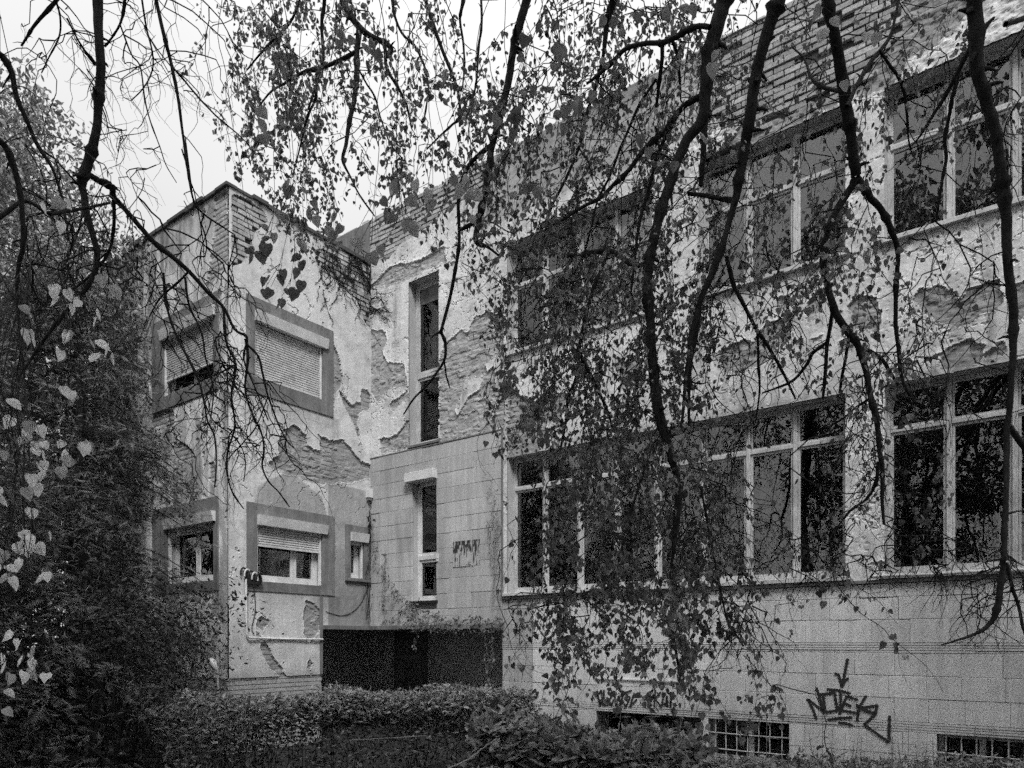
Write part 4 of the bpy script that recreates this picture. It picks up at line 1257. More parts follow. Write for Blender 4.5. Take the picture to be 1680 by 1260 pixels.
limb(R, 5.5, 5.9, [(586, 110, 1.6), (600, 135, 1.5), (615, 160, 1.4), (625, 195, 1.3), (640, 235, 1.2), (660, 260, 1)])
limb(R, 5.1, 5.3, [(690, -30, 3), (698, 0, 3), (710, 38, 3), (722, 72, 2.8), (735, 105, 2.8), (745, 130, 2.6), (752, 155, 2.4), (754, 190, 2), (742, 205, 1.8), (725, 220, 1.4), (700, 245, 1.1)], True)
limb(R, 5.2, 5.4, [(640, -30, 2), (646, 20, 2), (660, 55, 2), (680, 75, 1.8), (695, 105, 1.8), (703, 140, 1.6), (700, 170, 1.3), (695, 200, 1)], True)
limb(R, 5.1, 5.3, [(765, -30, 3), (757, 15, 2.6), (755, 35, 2), (760, 70, 1.8), (762, 110, 1.4), (758, 150, 1)], True)
limb(R, 5.1, 5.3, [(788, -30, 2), (790, 40, 2), (785, 80, 1.8), (782, 130, 1.6), (775, 170, 1.3), (768, 220, 1)], True)
limb(R, 5.6, 5.9, [(528, -30, 3), (532, 5, 3), (528, 40, 2.6), (530, 90, 2.2), (522, 130, 1.8), (505, 180, 1.4)], True)
limb(R, 5.5, 5.9, [(500, -30, 2), (480, 30, 2), (455, 60, 2), (430, 85, 1.6), (405, 115, 1.2)], True)
limb(R, 4.2, 4.5, [(872, -40, 7), (864, 0, 7), (852, 45, 6.5), (842, 85, 6), (835, 130, 6), (826, 170, 5.8), (815, 210, 5.5), (806, 245, 5.5), (802, 280, 5.5), (795, 320, 5.5), (787, 355, 5), (781, 395, 4), (800, 405, 2.4), (820, 420, 1.4)], True)
limb(R, 4.4, 4.9, [(804, 240, 3.6), (785, 255, 3.4), (767, 275, 3.2), (757, 300, 2.8), (752, 330, 2.6), (753, 370, 2.6), (752, 410, 2.6), (746, 450, 2.8), (738, 490, 2.8), (726, 535, 2.6), (724, 546, 3)])
limb(R, 4.9, 5.1, [(724, 546, 2.6), (731, 565, 2.6), (729, 590, 2.2), (716, 612, 1.8), (700, 633, 1.6), (678, 655, 1.6), (662, 680, 1)])
limb(R, 4.9, 5.1, [(729, 592, 1.6), (732, 615, 1.4), (738, 637, .9)])
limb(R, 4.9, 4.9, [(724, 546, 2), (715, 548, 1.4), (706, 556, .8)])
limb(R, 4.5, 4.6, [(786, 362, 3), (765, 372, 3), (752, 380, 2)])
# right, before the facade
limb(R, 3.6, 4.2, [(1195, -40, 13), (1187, 5, 12), (1176, 45, 12), (1165, 85, 11.5), (1160, 130, 11), (1157, 165, 9), (1150, 200, 9), (1128, 228, 8.5), (1112, 262, 8), (1098, 305, 8), (1084, 345, 8), (1072, 395, 7.5), (1065, 430, 7), (1064, 480, 7), (1068, 540, 7), (1071, 600, 8), (1077, 650, 8.5), (1087, 700, 8), (1100, 745, 6), (1112, 790, 4), (1108, 850, 3), (1095, 920, 2)], True)
limb(R, 3.9, 4.0, [(1157, 165, 6), (1156, 210, 5), (1153, 255, 4.5), (1150, 305, 3.5)])
limb(R, 3.4, 4.0, [(1285, -40, 11), (1275, 5, 11), (1262, 45, 10), (1250, 85, 9), (1240, 125, 9), (1234, 170, 9), (1227, 210, 9), (1222, 240, 8), (1213, 290, 7.5), (1206, 328, 6), (1190, 385, 4.5), (1172, 440, 5), (1152, 485, 5), (1138, 540, 4), (1128, 600, 3.4), (1122, 660, 2.8), (1118, 700, 2)], True)
limb(R, 3.9, 4.1, [(1148, 500, 4), (1140, 560, 4), (1132, 600, 3), (1130, 660, 2.6), (1130, 700, 2)])
limb(R, 3.3, 3.7, [(1350, -40, 9), (1358, 5, 9), (1368, 50, 8.5), (1376, 95, 8.5), (1384, 140, 9.5), (1390, 180, 9), (1395, 220, 8), (1401, 260, 8), (1404, 290, 8)], True)
limb(R, 3.7, 4.1, [(1404, 292, 6.5), (1392, 315, 6), (1372, 345, 5.5), (1357, 380, 5.5), (1350, 420, 5), (1356, 460, 5), (1368, 508, 5.5), (1392, 545, 6), (1408, 568, 5.5), (1420, 605, 5), (1428, 648, 4.5), (1438, 690, 4.2), (1443, 735, 4), (1448, 780, 3.5), (1447, 815, 3), (1450, 860, 2)])
limb(R, 3.7, 4.2, [(1406, 292, 6), (1425, 320, 5.5), (1448, 350, 5), (1465, 385, 4.5), (1473, 420, 3.6), (1470, 470, 3.4), (1469, 525, 3.4), (1474, 570, 3), (1480, 622, 3), (1500, 660, 1.6)])
limb(R, 4.0, 4.3, [(1408, 568, 3.2), (1430, 578, 3), (1448, 592, 3), (1460, 610, 2.6), (1473, 632, 2)])
limb(R, 3.9, 4.2, [(1366, 510, 3), (1358, 560, 3), (1353, 620, 2.8), (1350, 655, 2)])
limb(R, 3.9, 4.3, [(1357, 562, 3), (1335, 578, 2.8), (1322, 600, 2.6), (1300, 625, 2.4), (1270, 638, 1.6), (1250, 645, 1)])
limb(R, 4.0, 4.2, [(1392, 560, 2.6), (1383, 610, 2.4), (1377, 645, 2)])
limb(R, 4.0, 4.3, [(1441, 758, 3), (1436, 795, 2.8), (1420, 820, 2.2), (1395, 838, 1.8), (1370, 870, 1.2)])
limb(R, 4.0, 4.3, [(1425, 655, 2.2), (1405, 668, 1.8), (1385, 685, 1.4), (1360, 700, 1)])
limb(R, 2.9, 3.6, [(1592, -40, 12), (1598, 5, 11.5), (1603, 55, 11), (1602, 105, 10.5), (1612, 145, 9), (1625, 185, 8.5), (1634, 225, 8), (1641, 270, 8), (1647, 320, 8), (1651, 370, 8), (1652, 420, 7), (1656, 460, 7), (1663, 505, 7), (1664, 540, 6.5), (1661, 600, 5), (1657, 660, 4.5), (1653, 700, 4.5), (1652, 760, 4.5), (1650, 830, 4), (1647, 900, 4), (1645, 935, 4.5), (1640, 975, 5), (1634, 1005, 5), (1620, 1028, 3.5), (1595, 1042, 2.4), (1565, 1052, 1.8), (1544, 1058, 1)], True)
limb(R, 3.4, 3.6, [(1655, 700, 5), (1672, 722, 5), (1700, 755, 4)])
limb(R, 3.5, 3.7, [(1652, 925, 3), (1660, 960, 3), (1672, 1000, 2.6), (1680, 1035, 2.2), (1700, 1080, 1.6)])
limb(R, 3.0, 3.2, [(1600, 62, 4.5), (1585, 92, 4), (1570, 120, 3.5), (1552, 155, 2.8), (1530, 190, 2.4), (1510, 222, 1.8), (1495, 240, 1)])
limb(R, 3.1, 3.4, [(1575, 112, 3.4), (1564, 155, 3.2), (1556, 195, 2.6), (1550, 230, 3), (1552, 262, 2.6), (1545, 300, 2.2), (1540, 335, 1.8), (1536, 365, 1.2)])
limb(R, 3.4, 3.8, [(1390, 175, 3.4), (1400, 152, 3.2), (1412, 128, 3.4), (1430, 100, 3.4), (1443, 84, 3), (1460, 60, 2.4), (1470, 20, 2), (1480, -20, 2)])
limb(R, 3.6, 4.0, [(1443, 84, 2.6), (1458, 105, 2.4), (1472, 125, 2.4), (1483, 150, 2.6), (1488, 190, 2), (1490, 225, 1.5), (1495, 250, 1)])
limb(R, 3.5, 3.9, [(1384, 150, 3.2), (1360, 146, 3), (1338, 137, 3), (1328, 120, 2.2), (1318, 95, 1.8), (1300, 78, 1)])
limb(R, 3.6, 4.0, [(1165, 45, 4), (1147, 43, 4), (1127, 50, 4.2), (1105, 63, 4), (1087, 70, 4), (1053, 72, 3.6), (1027, 80, 3.6), (1007, 100, 3.2), (985, 120, 2.6), (962, 138, 2)])
limb(R, 3.9, 4.1, [(1087, 72, 3.4), (1085, 110, 3.2), (1080, 145, 2.8), (1077, 176, 2)])
limb(R, 3.8, 4.1, [(1103, 68, 2.4), (1111, 90, 2.4), (1115, 130, 1.8), (1117, 165, 1.2)])
limb(R, 3.9, 4.3, [(1150, 158, 5), (1125, 172, 4.6), (1105, 195, 4.4), (1085, 220, 4.2), (1060, 242, 4), (1035, 275, 3.6), (1010, 300, 3.4), (985, 325, 3), (955, 340, 2.6), (915, 365, 2.2), (880, 376, 1.6)])
limb(R, 4.0, 4.3, [(1110, 190, 3), (1090, 230, 3), (1075, 265, 2.8), (1065, 310, 2.6), (1050, 360, 2.4), (1042, 420, 2), (1035, 480, 1.6)])
limb(R, 4.0, 4.5, [(1010, -30, 6), (1003, 10, 6), (996, 40, 5), (990, 90, 3), (978, 140, 2.8), (962, 190, 2.6), (950, 240, 2.4), (930, 290, 2.4), (905, 340, 2), (890, 400, 1.6)], True)
limb(R, 4.1, 4.5, [(1077, 130, 2.4), (1050, 170, 2.4), (1030, 215, 2.2), (1015, 250, 2.2), (1000, 290, 2), (980, 330, 1.8), (968, 380, 1.6), (955, 430, 1.3)])
limb(R, 3.9, 4.3, [(1192, 420, 3), (1203, 465, 3), (1222, 505, 3), (1243, 543, 2.8), (1262, 572, 2.6), (1285, 612, 2.2), (1305, 655, 1.6)])
limb(R, 3.9, 4.3, [(1243, 545, 2.2), (1244, 590, 2), (1246, 640, 1.6), (1240, 690, 1.2)])
limb(R, 4.0, 4.4, [(950, 575, 3), (958, 595, 3), (972, 622, 2.8), (986, 650, 2.6), (998, 680, 2), (1006, 705, 1.4)])
limb(R, 4.0, 4.4, [(1000, 410, 3), (975, 470, 3), (958, 530, 3), (950, 575, 3), (945, 620, 2.8), (932, 655, 2.4), (927, 700, 2), (920, 735, 1.6)])
limb(R, 4.0, 4.2, [(1066, 430, 4), (1040, 435, 4), (1000, 412, 4), (960, 418, 3.6), (930, 420, 3)])
limb(R, 4.0, 4.3, [(1130, 318, 3), (1165, 322, 3.6), (1195, 330, 3.4), (1210, 328, 2)])
limb(R, 4.0, 4.3, [(1160, 262, 4), (1180, 252, 4.4), (1205, 243, 4.2), (1225, 238, 3)])
limb(R, 3.9, 4.3, [(1120, 790, 3), (1108, 880, 3), (1100, 960, 2.6), (1105, 1040, 2.2), (1112, 1090, 2)])
limb(R, 4.0, 4.3, [(1060, 760, 2.4), (1035, 840, 2.2), (1020, 900, 2), (1000, 960, 2), (960, 980, 1.6), (920, 990, 1.2)])
limb(R, 4.0, 4.3, [(1150, 800, 2), (1165, 880, 2), (1180, 960, 1.8), (1195, 1020, 1.6), (1220, 1060, 1.2)])
limb(R, 3.2, 3.5, [(1650, 40, 4), (1680, 30, 4), (1720, 15, 4)])

pool_P, pool_W = [], []
LIMBPTS = []
nb = {}
for tree, d0, d1, pts, up in LIMBS:
    n = len(pts)
    W3, Rr = [], []
    for i, (x, y, r_) in enumerate(pts):
        t_ = d0 + (d1 - d0) * i / (n - 1)
        W3.append(at(x, y, t_)); Rr.append(max(r_ * t_ / 1160.0, 0.0016))
    W3 = np.array(W3)
    if up:                                  # carry the limb up out of the picture to its tree
        C = CR if tree is BR else CL
        s = W3[0]; e_ = s - W3[1]; e_ /= np.linalg.norm(e_)
        s1 = s + e_ * 0.25 + np.array([0, 0, 0.08]); s2 = s1 + e_ * 0.30 + np.array([0, 0, 0.25]) + (C - s) * 0.06
        ext = [s1, s2]; er = [Rr[0] * 1.05, Rr[0] * 1.12]
        for f_ in (0.35, 0.68): ext.append(s2 * (1 - f_) + C * f_ + np.array([0, 0, 0.5 * math.sin(f_ * 3.14)])); er.append(Rr[0] * (1.1 + f_))
        W3 = np.vstack([[C], ext[::-1], W3]); Rr = [Rr[0] * 2.2] + er[::-1] + Rr
    Q, RR = smooth_path(W3, Rr, sub=5)
    wob = np.stack([fbm(np.arange(len(Q)) * 0.35 + 9 * k, np.full(len(Q), float(len(nb))), 60 + k, 3) - 0.5 for k in range(3)], 1)
    Q = Q + wob * np.minimum(RR, 0.02)[:, None] * 0.5
    RR = RR * (1 + 0.14 * (fbm(np.arange(len(Q)) * 0.8, np.full(len(Q), len(LIMBPTS) * 3.1), 77, 2) - 0.45))
    for _ in range(max(1, len(Q) // 9)):
        c_ = random.randrange(3, max(4, len(Q) - 2)); RR = RR * (1 + random.uniform(.15, .45) * np.exp(-((np.arange(len(Q)) - c_) / 0.8) ** 2))
    a = Acc(); tube(a, Q, RR, 10 if RR.max() > 0.012 else 6)
    for _ in range(len(Q) // 7 if RR.max() > 0.008 else 0):   # stubs of lost side shoots
        c_ = random.randrange(2, len(Q) - 1); d_ = rand_unit(1)[0]; e_ = random.uniform(.02, .07)
        tube(a, [Q[c_], Q[c_] + d_ * (RR[c_] + e_ * .5), Q[c_] + d_ * (RR[c_] + e_) + np.array([0, 0, -.01])], [RR[c_] * .5, RR[c_] * .32, RR[c_] * .15], 5)
    a.build('branch', M['bark'], tree, smooth=True, loc=tuple(Q[0]))
    LIMBPTS.append(len(Q))
    vis = Q[20:] if up else Q
    for i in range(0, len(vis), 1):
        pool_P.append(vis[i]); pool_W.append(0 if tree is BR else 1)
for tree, base, C, rr in ((BR, (4.6, 1.3), CR, 0.24), (BL, (-4.4, 1.6), CL, 0.17)):
    P = [(base[0], base[1], -0.1), (base[0] + 0.03, base[1], 0.4), (base[0] - 0.05, base[1] + 0.1, 2.5), (base[0] - 0.2, base[1] + 0.3, 5), tuple(C), tuple(C + np.array([-0.4, 0.1, 1.6]))]
    Q, RR = smooth_path(P, [rr * 1.5, rr * 1.1, rr, rr * .85, rr * .6, rr * .3], sub=8)
    a = Acc(); tube(a, Q, RR, 14); a.build('trunk', M['bark'], tree, smooth=True, loc=(base[0], base[1], 0))

# leaf density over the view, cells of 80 photo pixels
DENS = ['000057744536785433432', '000038844546785433442', '000048745557676534432', '000006735656565554421', '000006625468665565311', '000001200169986555310', '000000000269996344300', '000000000058994124300', '000000000068994102300', '000000000027996211210', '000000000026997321320', '000000000036997321110', '000000000027885212000', '000000000005656200000', '000000000001112410000', '000000000000000000000']
DG = np.array([[int(c) for c in r_] for r_ in DENS], float)
DG[5:12, 10] -= 1.5; DG[5:13, 11:14] *= 0.9; DG[0:5, 14:20] *= 0.72; DG[1:5, 11:14] *= 0.85
def dens(x, y):
    fx = np.clip(np.asarray(x) / 80 - 0.5, 0, 19.99); fy = np.clip(np.asarray(y) / 80 - 0.5, 0, 14.99)
    ix = np.floor(fx).astype(int); iy = np.floor(fy).astype(int); ax = fx - ix; ay = fy - iy
    d = (DG[iy, ix] * (1 - ax) + DG[iy, ix + 1] * ax) * (1 - ay) + (DG[iy + 1, ix] * (1 - ax) + DG[iy + 1, ix + 1] * ax) * ay
    return d
SPR = []
for gy_ in range(15):
    for gx_ in range(21):
        d = DG[gy_, gx_]
        if d == 0: continue
        n = d * (0.55 if gx_ < 10 else 0.66)
        for k in range(int(n) + (random.random() < n % 1)):
            x = (gx_ + random.random()) * 80; y = (gy_ + random.random()) * 80 - 60
            if gx_ < 8: t_ = random.uniform(5.0, 6.6)
            elif gx_ < 10: t_ = random.uniform(4.4, 5.8)
            elif gx_ < 16: t_ = random.uniform(3.7, 5.3)
            else: t_ = random.uniform(3.5, 4.8)
            if x > 1500: t_ = min(t_, 4.2)
            SPR.append((x, y, t_, random.uniform(0.35, 0.85), 1.0, 0))
def bare(n, x0, x1, y0, y1, t0, t1, l0, l1, tree):
    for k in range(n): SPR.append((random.uniform(x0, x1), random.uniform(y0, y1), random.uniform(t0, t1), random.uniform(l0, l1), 0.03, tree))
bare(34, 165, 400, -30, 260, 4.1, 5.4, 0.3, 0.8, 1)
bare(14, 20, 170, -30, 150, 3.8, 4.4, 0.25, 0.6, 1)
bare(30, 245, 400, 400, 560, 4.8, 5.8, 0.5, 1.1, 1)
bare(28, 360, 470, 600, 740, 5.0, 5.8, 0.4, 0.8, 1)
bare(28, 260, 400, 560, 760, 5.0, 5.8, 0.4, 0.9, 1)
bare(40, 20, 240, 260, 520, 3.6, 4.8, 0.4, 0.8, 1)
bare(30, 1150, 1330, 430, 640, 3.9, 4.6, 0.3, 0.6, 0)
bare(60, 1290, 1600, 880, 950, 3.8, 4.6, 0.15, 0.38, 0)
bare(26, 1560, 1690, 900, 1010, 3.5, 4.0, 0.2, 0.5, 0)
bare(34, 1370, 1470, 600, 900, 3.9, 4.5, 0.3, 0.6, 0)
bare(30, 1440, 1680, 80, 700, 3.3, 4.1, 0.3, 0.6, 0)
bare(110, 840, 1250, 60, 620, 3.6, 4.8, 0.3, 0.8, 0)
bare(40, 940, 1230, 680, 900, 3.8, 4.6, 0.3, 0.7, 0)
bare(30, 420, 830, -20, 260, 4.6, 6, 0.4, 0.9, 0)
bare(24, 1180, 1260, 930, 1060, 3.8, 4.4, 0.2, 0.5, 0)
bare(18, 830, 1000, 960, 1040, 4.2, 4.8, 0.2, 0.4, 0)
pool_P = list(pool_P)
PP = np.array(pool_P); PW = np.array(pool_W)
ext_P = np.zeros((20000, 3)); ext_W = np.zeros(20000, int); m_ = len(PP)
ext_P[:m_] = PP; ext_W[:m_] = PW
twigs = {0: Acc(), 1: Acc()}
LP, LD, LN, LS, LA, LW = [], [], [], [], [], []
ALLTW = []
def nearest(p, tree):
    d = ext_P[:m_] - p
    dd = np.linalg.norm(d, axis=1) + np.where(d[:, 2] < 0.02, 0.5 - d[:, 2] * 1.0, 0) + np.where(ext_W[:m_] != tree, 50, 0)
    i = int(np.argmin(dd)); return ext_P[i], float(np.linalg.norm(d[i]))
SPR.sort(key=lambda s: nearest(at(s[0], s[1], s[2]), s[5])[1])
def grow(p, L, tree, lean, kink):
    n = max(4, int(L / 0.05)); P = [p.copy()]
    d = np.array([lean + random.uniform(-.5, .5), random.uniform(-.5, .5), -1.0 if kink < 0.5 else random.uniform(-1.1, -0.2)])
    for i in range(n):
        d = d + np.array([random.gauss(0, 0.20 + 0.30 * kink), random.gauss(0, 0.20 + 0.30 * kink), random.gauss(-0.16, 0.12 + 0.2 * kink)])
        d[0] += lean * 0.1
        d /= np.linalg.norm(d)
        P.append(P[-1] + d * L / n)
    return np.array(P)
def leaves_on(P, k, tree, size, tlocal):
    seg = np.linalg.norm(np.diff(P, axis=0), axis=1).sum()
    cnt = int(seg / 0.021)
    for j in range(cnt):
        f = (0.12 + 0.88 * (j + random.random()) / max(cnt, 1)) * (len(P) - 1); i = min(int(f), len(P) - 2); q = P[i] + (P[i + 1] - P[i]) * (f - i)
        x, y = w2px(q)
        if random.random() > k * min(1, float(dens(x, y)) / 7.0 + 0.02): continue
        for rep in range(random.choice((1, 1, 2, 2))):
            off = np.array([random.gauss(0, .024), random.gauss(0, .024), random.uniform(-.035, 0.0)])
            LP.append(q + off)
            dd_ = np.array([random.gauss(0, .5), random.gauss(0, .5), -1.0 + random.gauss(0, .25)])
            LD.append(dd_)
            nn = np.array([random.gauss(0, 1), random.gauss(0, 1), random.gauss(0.25, .4)]); LN.append(nn)
            LS.append(size * random.uniform(0.55, 1.3)); LW.append(tree)
            LA.append(random.choice((0.05, 0.075, 0.10, 0.14, 0.19)) * random.uniform(0.8, 1.2))
for (x, y, t_, L_, k, tree) in SPR:
    p = at(x, y, t_)
    q, dist = nearest(p, tree)
    lean = -0.28 if (830 < x < 1200 and y < 700) else (0.05 if tree == 0 else 0.22)
    if dist > 0.05:
        n = max(3, int(dist / 0.09))
        mid = (p + q) / 2 + np.array([random.gauss(0, .06), random.gauss(0, .06), 0.12 * dist])
        s_ = np.linspace(0, 1, n + 1)[:, None]
        C_ = (1 - s_) ** 2 * q + 2 * s_ * (1 - s_) * mid + s_ ** 2 * p
        C_[1:-1] += rng.normal(0, 0.010, (n - 1, 3))
    else: C_ = np.array([q, p])
    G = grow(p, L_, tree, lean, 0.25 if k > 0.5 else 0.6)
    full = np.vstack([C_[:-1], G])
    r0 = 0.0021 + 0.0014 * random.random() + 0.0014 * min(dist, 1) + (0.0008 if k < .5 else 0) + (0.0016 if (k < .5 and tree == 1 and y > 380) else 0)
    rad = np.linspace(r0, 0.0008, len(full))
    tube(twigs[tree], full, rad, 4)
    sz = 0.036 if x < 830 else (0.032 if y < 880 else 0.040)
    if x < 640: sz = 0.037
    leaves_on(G, k, tree, sz, t_)
    if k > .5 and random.random() < .5: leaves_on(C_, k * 0.5, tree, sz, t_)
    for j in range(random.randint(2, 4) if k > 0.5 else random.randint(3, 6)):
        i = random.randint(1, len(full) - 2)
        S_ = grow(full[i], L_ * random.uniform(0.15, 0.45), tree, lean + random.uniform(-.6, .6), 0.6 if k > .5 else 1.0)
        tube(twigs[tree], S_, np.linspace(rad[i] * .8, 0.0007, len(S_)), 3)
        leaves_on(S_, k, tree, sz, t_)
    add = full[::2]
    if m_ + len(add) < 20000:
        ext_P[m_:m_ + len(add)] = add; ext_W[m_:m_ + len(add)] = tree; m_ += len(add)
for tree, T_ in ((0, BR), (1, BL)):
    o = twigs[tree].build('twigs', M['twig'], T_, smooth=False); o['kind'] = 'stuff'

# larger leaves on twigs that hang nearer to the viewer
def near_leaves(cl, tree):
    for (x, y, t_, n, sx, sy, al) in cl:
        if not n: continue
        c = at(x, y, t_); a = twigs_near[tree]
        P = [c]; q = c.copy(); dx = random.uniform(-.16, .16)
        zt = EYE + 0.98 * t_ + 0.5 if tree == 0 else c[2] + random.uniform(.3, .6)
        while q[2] < zt:
            q = q + np.array([dx * 0.2 + random.gauss(0, .03), random.gauss(-0.02, .02), 0.16]); P.append(q.copy())
        if tree == 0: P.append(np.array([q[0] + .3, q[1] - .5, 7.6]))
        else:
            e_, _d = nearest(q + np.array([0, 0, .3]), 1); P += [(q + e_) / 2 + np.array([0, 0, .08]), e_]
        C_ = smooth_path(np.array(P[::-1]), sub=3)
        tube(a, C_, np.linspace(0.0024, 0.0010, len(C_)), 4)
        for k in range(n):
            p = at(x + random.gauss(0, sx), y + random.gauss(0, sy), t_ + random.uniform(-.12, .12))
            tube(a, [C_[-random.randint(1, 4)], p + np.array([0, 0, 0.01])], [0.0012, 0.0007], 3)
            LP.append(p); LD.append(np.array([random.gauss(0, .5), random.gauss(0, .3), -1.0])); LN.append(np.array([random.gauss(0, .8), -1.0, random.gauss(0.5, .6)]))
            LS.append(random.uniform(0.038, 0.060)); LA.append(al * random.uniform(.6, 1.25)); LW.append(tree)
twigs_near = {0: Acc(), 1: Acc()}
near_leaves([(640, 335, 2.5, 6, 14, 22, .22), (662, 360, 2.1, 3, 12, 12, .3), (700, 320, 2.6, 4, 16, 12, .22), (765, 300, 2.6, 5, 14, 14, .22), (735, 310, 3, 4, 12, 14, .2),
             (550, 370, 2.6, 4, 16, 14, .18), (610, 400, 2.5, 4, 20, 10, .2), (430, 180, 2.6, 3, 6, 20, .2), (900, 70, 2.8, 5, 16, 14, .12), (880, 130, 2.8, 6, 20, 24, .12), (845, 200, 2.8, 5, 14, 20, .12),
             (560, 50, 2.8, 3, 10, 14, .2), (615, 85, 2.8, 4, 12, 12, .16), (890, 190, 2.8, 5, 18, 20, .12), (1000, 40, 3, 6, 30, 14, .14), (1165, 90, 2.4, 2, 12, 10, .3), (950, 160, 2.8, 4, 10, 20, .14),
             (780, 330, 2.8, 3, 8, 12, .2), (500, 330, 2.9, 5, 26, 20, .2), (470, 370, 2.9, 5, 20, 20, .2), (1100, 20, 2.8, 5, 24, 14, .14), (1080, 250, 2.8, 5, 30, 20, .14), (870, 300, 2.9, 6, 20, 22, .13), (1345, 30, 2.6, 3, 14, 14, .3), (1420, 60, 2.6, 3, 20, 20, .25),
             (730, 960, 3.4, 0, 1, 1, .1)], 0)
near_leaves([(443, 395, 2.9, 5, 12, 10, .09), (415, 410, 2.9, 3, 8, 12, .09), (455, 450, 2.9, 6, 14, 12, .09), (475, 475, 2.9, 5, 14, 10, .09), (490, 440, 2.9, 3, 8, 12, .09)], 0)
# leaves low on the left, caught light put into their pale colour
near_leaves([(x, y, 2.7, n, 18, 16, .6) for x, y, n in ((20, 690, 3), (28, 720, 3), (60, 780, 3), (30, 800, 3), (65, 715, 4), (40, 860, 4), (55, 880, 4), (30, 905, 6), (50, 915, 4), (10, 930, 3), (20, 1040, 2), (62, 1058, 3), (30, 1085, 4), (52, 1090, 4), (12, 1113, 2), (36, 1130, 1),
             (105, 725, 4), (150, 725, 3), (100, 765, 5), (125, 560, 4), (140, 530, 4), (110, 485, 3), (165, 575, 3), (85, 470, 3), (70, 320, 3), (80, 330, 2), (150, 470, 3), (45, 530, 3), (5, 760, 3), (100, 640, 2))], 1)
for tree, T_ in ((0, BR), (1, BL)):
    o = twigs_near[tree].build('leaf_stalks', M['twig'], T_); o['kind'] = 'stuff'
LP = np.array(LP); LD = np.array(LD); LN = np.array(LN); LS = np.array(LS); LA = np.array(LA); LW = np.array(LW)
print('hanging leaves', len(LP))
HV, HT = leaf_shape('heart')
variants = []
for al in (0.07, 0.10, 0.14, 0.2, 0.3, 0.6):
    me = mesh_np('leaf', HV, None, HT, True, {'alb': np.full(len(HV), al)}); me.materials.append(M['leaf']); variants.append((al, me))
for tree, T_ in ((0, BR), (1, BL)):
    idx = np.where(LW == tree)[0]
    if not len(idx): continue
    px, py = w2px(LP[idx])
    vis = (px > 0) & (px < 1680) & (py > 0) & (py < 1260)
    order = idx[np.argsort(np.where(vis, -LS[idx] / LP[idx][:, 1], 0))]
    big, rest_ = order[:290], order[290:]
    Fm = frames(LD[big], LN[big])
    for k, i in enumerate(big):
        al, me = min(variants, key=lambda v_: abs(v_[0] - LA[i]))
        o = link('leaf', me, None, T_)
        base = np.array(ORIGIN[T_.name])
        mt = Matrix([list(Fm[k][r_]) + [0] for r_ in range(3)] + [[0, 0, 0, 1]])
        o.matrix_local = Matrix.Translation(Vector(LP[i] - base)) @ mt @ Matrix.Scale(float(LS[i]), 4)
    if len(rest_):
        a = Acc(); add_leaves(a, 'heart', LP[rest_], LD[rest_], LN[rest_], LS[rest_], LA[rest_])
        o = a.build('foliage', M['leaf'], T_, smooth=True); o['kind'] = 'stuff'
def clumps(centres, n, rad, flat=0.7):
    """points gathered in clumps: centres (k,3), n points in all, gaussian radius"""
    i = rng.integers(0, len(centres), n)
    return centres[i] + rand_unit(n) * (rng.random(n) ** 0.5)[:, None] * rad * np.array([1, 1, flat]), i
# the crowns above, out of the picture, enlarged to shade the foreground
for tree, T_, (x0, x1), n in ((0, BR, (0.0, 7.5), 4600), (1, BL, (-7.5, 0.0), 4600)):
    k = 260
    cc_ = np.stack([rng.uniform(x0, x1, k), rng.uniform(-4.0, 2.6, k), rng.uniform(7.2, 9.4, k)], 1)
    hi = np.stack([rng.uniform(x0 - .5, x1 + .5, k), rng.uniform(-6.0, 1.0, k), rng.uniform(9.0, 13.2, k)], 1)
    P, ci = clumps(cc_, n, 0.6, 0.7)
    a = Acc(); add_leaves(a, 'oval', P, rand_unit(n) + [0, 0, -0.8], rand_unit(n) + [0, 0, 0.6], rng.uniform(0.10, 0.17, n), rng.uniform(0.05, 0.12, n))
    P, ci = clumps(hi, 10000, 0.6, 0.7); n = len(P)
    add_leaves(a, 'oval', P, rand_unit(n) + [0, 0, -0.8], rand_unit(n) + [0, 0, 0.3], rng.uniform(0.16, 0.27, n), rng.uniform(0.06, 0.16, n))
    o = a.build('shade_crown_leaves', M['leaf'], T_); o['kind'] = 'stuff'
    C = CR if tree == 0 else CL
    for q in range(14):
        e = cc_[q]; a = Acc(); tube(a, smooth_path([C, (C + e) / 2 + np.array([0, 0, .2]), e], sub=5, jit=.02), np.linspace(.07, .015, 11), 7)
        a.build('branch', M['bark'], T_, smooth=True, loc=tuple(C))

# ------------------------------------------------------------------ dense trees at the left
def inside(px, py, poly):
    P = np.array(poly, float); ins = np.zeros(px.shape, bool); n = len(P)
    for i in range(n):
        ax, ay = P[i]; bx, by = P[(i + 1) % n]
        c = ((ay > py) != (by > py))
        ins ^= c & (px < (bx - ax) * (py - ay) / (by - ay + 1e-12) + ax)
    return ins
# (a) broad-leaved tree behind: a crown as a volume whose outline is uneven
DT = thing('broadleaf_tree', 'tall broadleaved tree with grey mottled crown rising behind the wing at left', 'tree', (-9.2, 11.2, 0))
CROWN_BLOBS = [(-9.5, 11.5, 8.3, 2.6), (-10.6, 10.6, 9.9, 1.9), (-8.0, 11.9, 7.2, 1.9), (-9.6, 11.0, 5.6, 2.6), (-11.0, 11.0, 7.4, 2.8), (-7.3, 12.3, 6.3, 1.6), (-8.9, 11.0, 9.0, 1.5), (-12, 12, 5.5, 3.0)]
cc = []
for (x, y, z, r_) in CROWN_BLOBS:
    k = int(22 * r_ ** 2)
    u_ = rand_unit(k)
    cc.append(np.array([x, y, z]) + u_ * r_ * rng.uniform(0.55, 1.05, k)[:, None])
cc = np.vstack(cc)
P, ci = clumps(cc, 46000, 0.45, 0.6)
n = len(P)
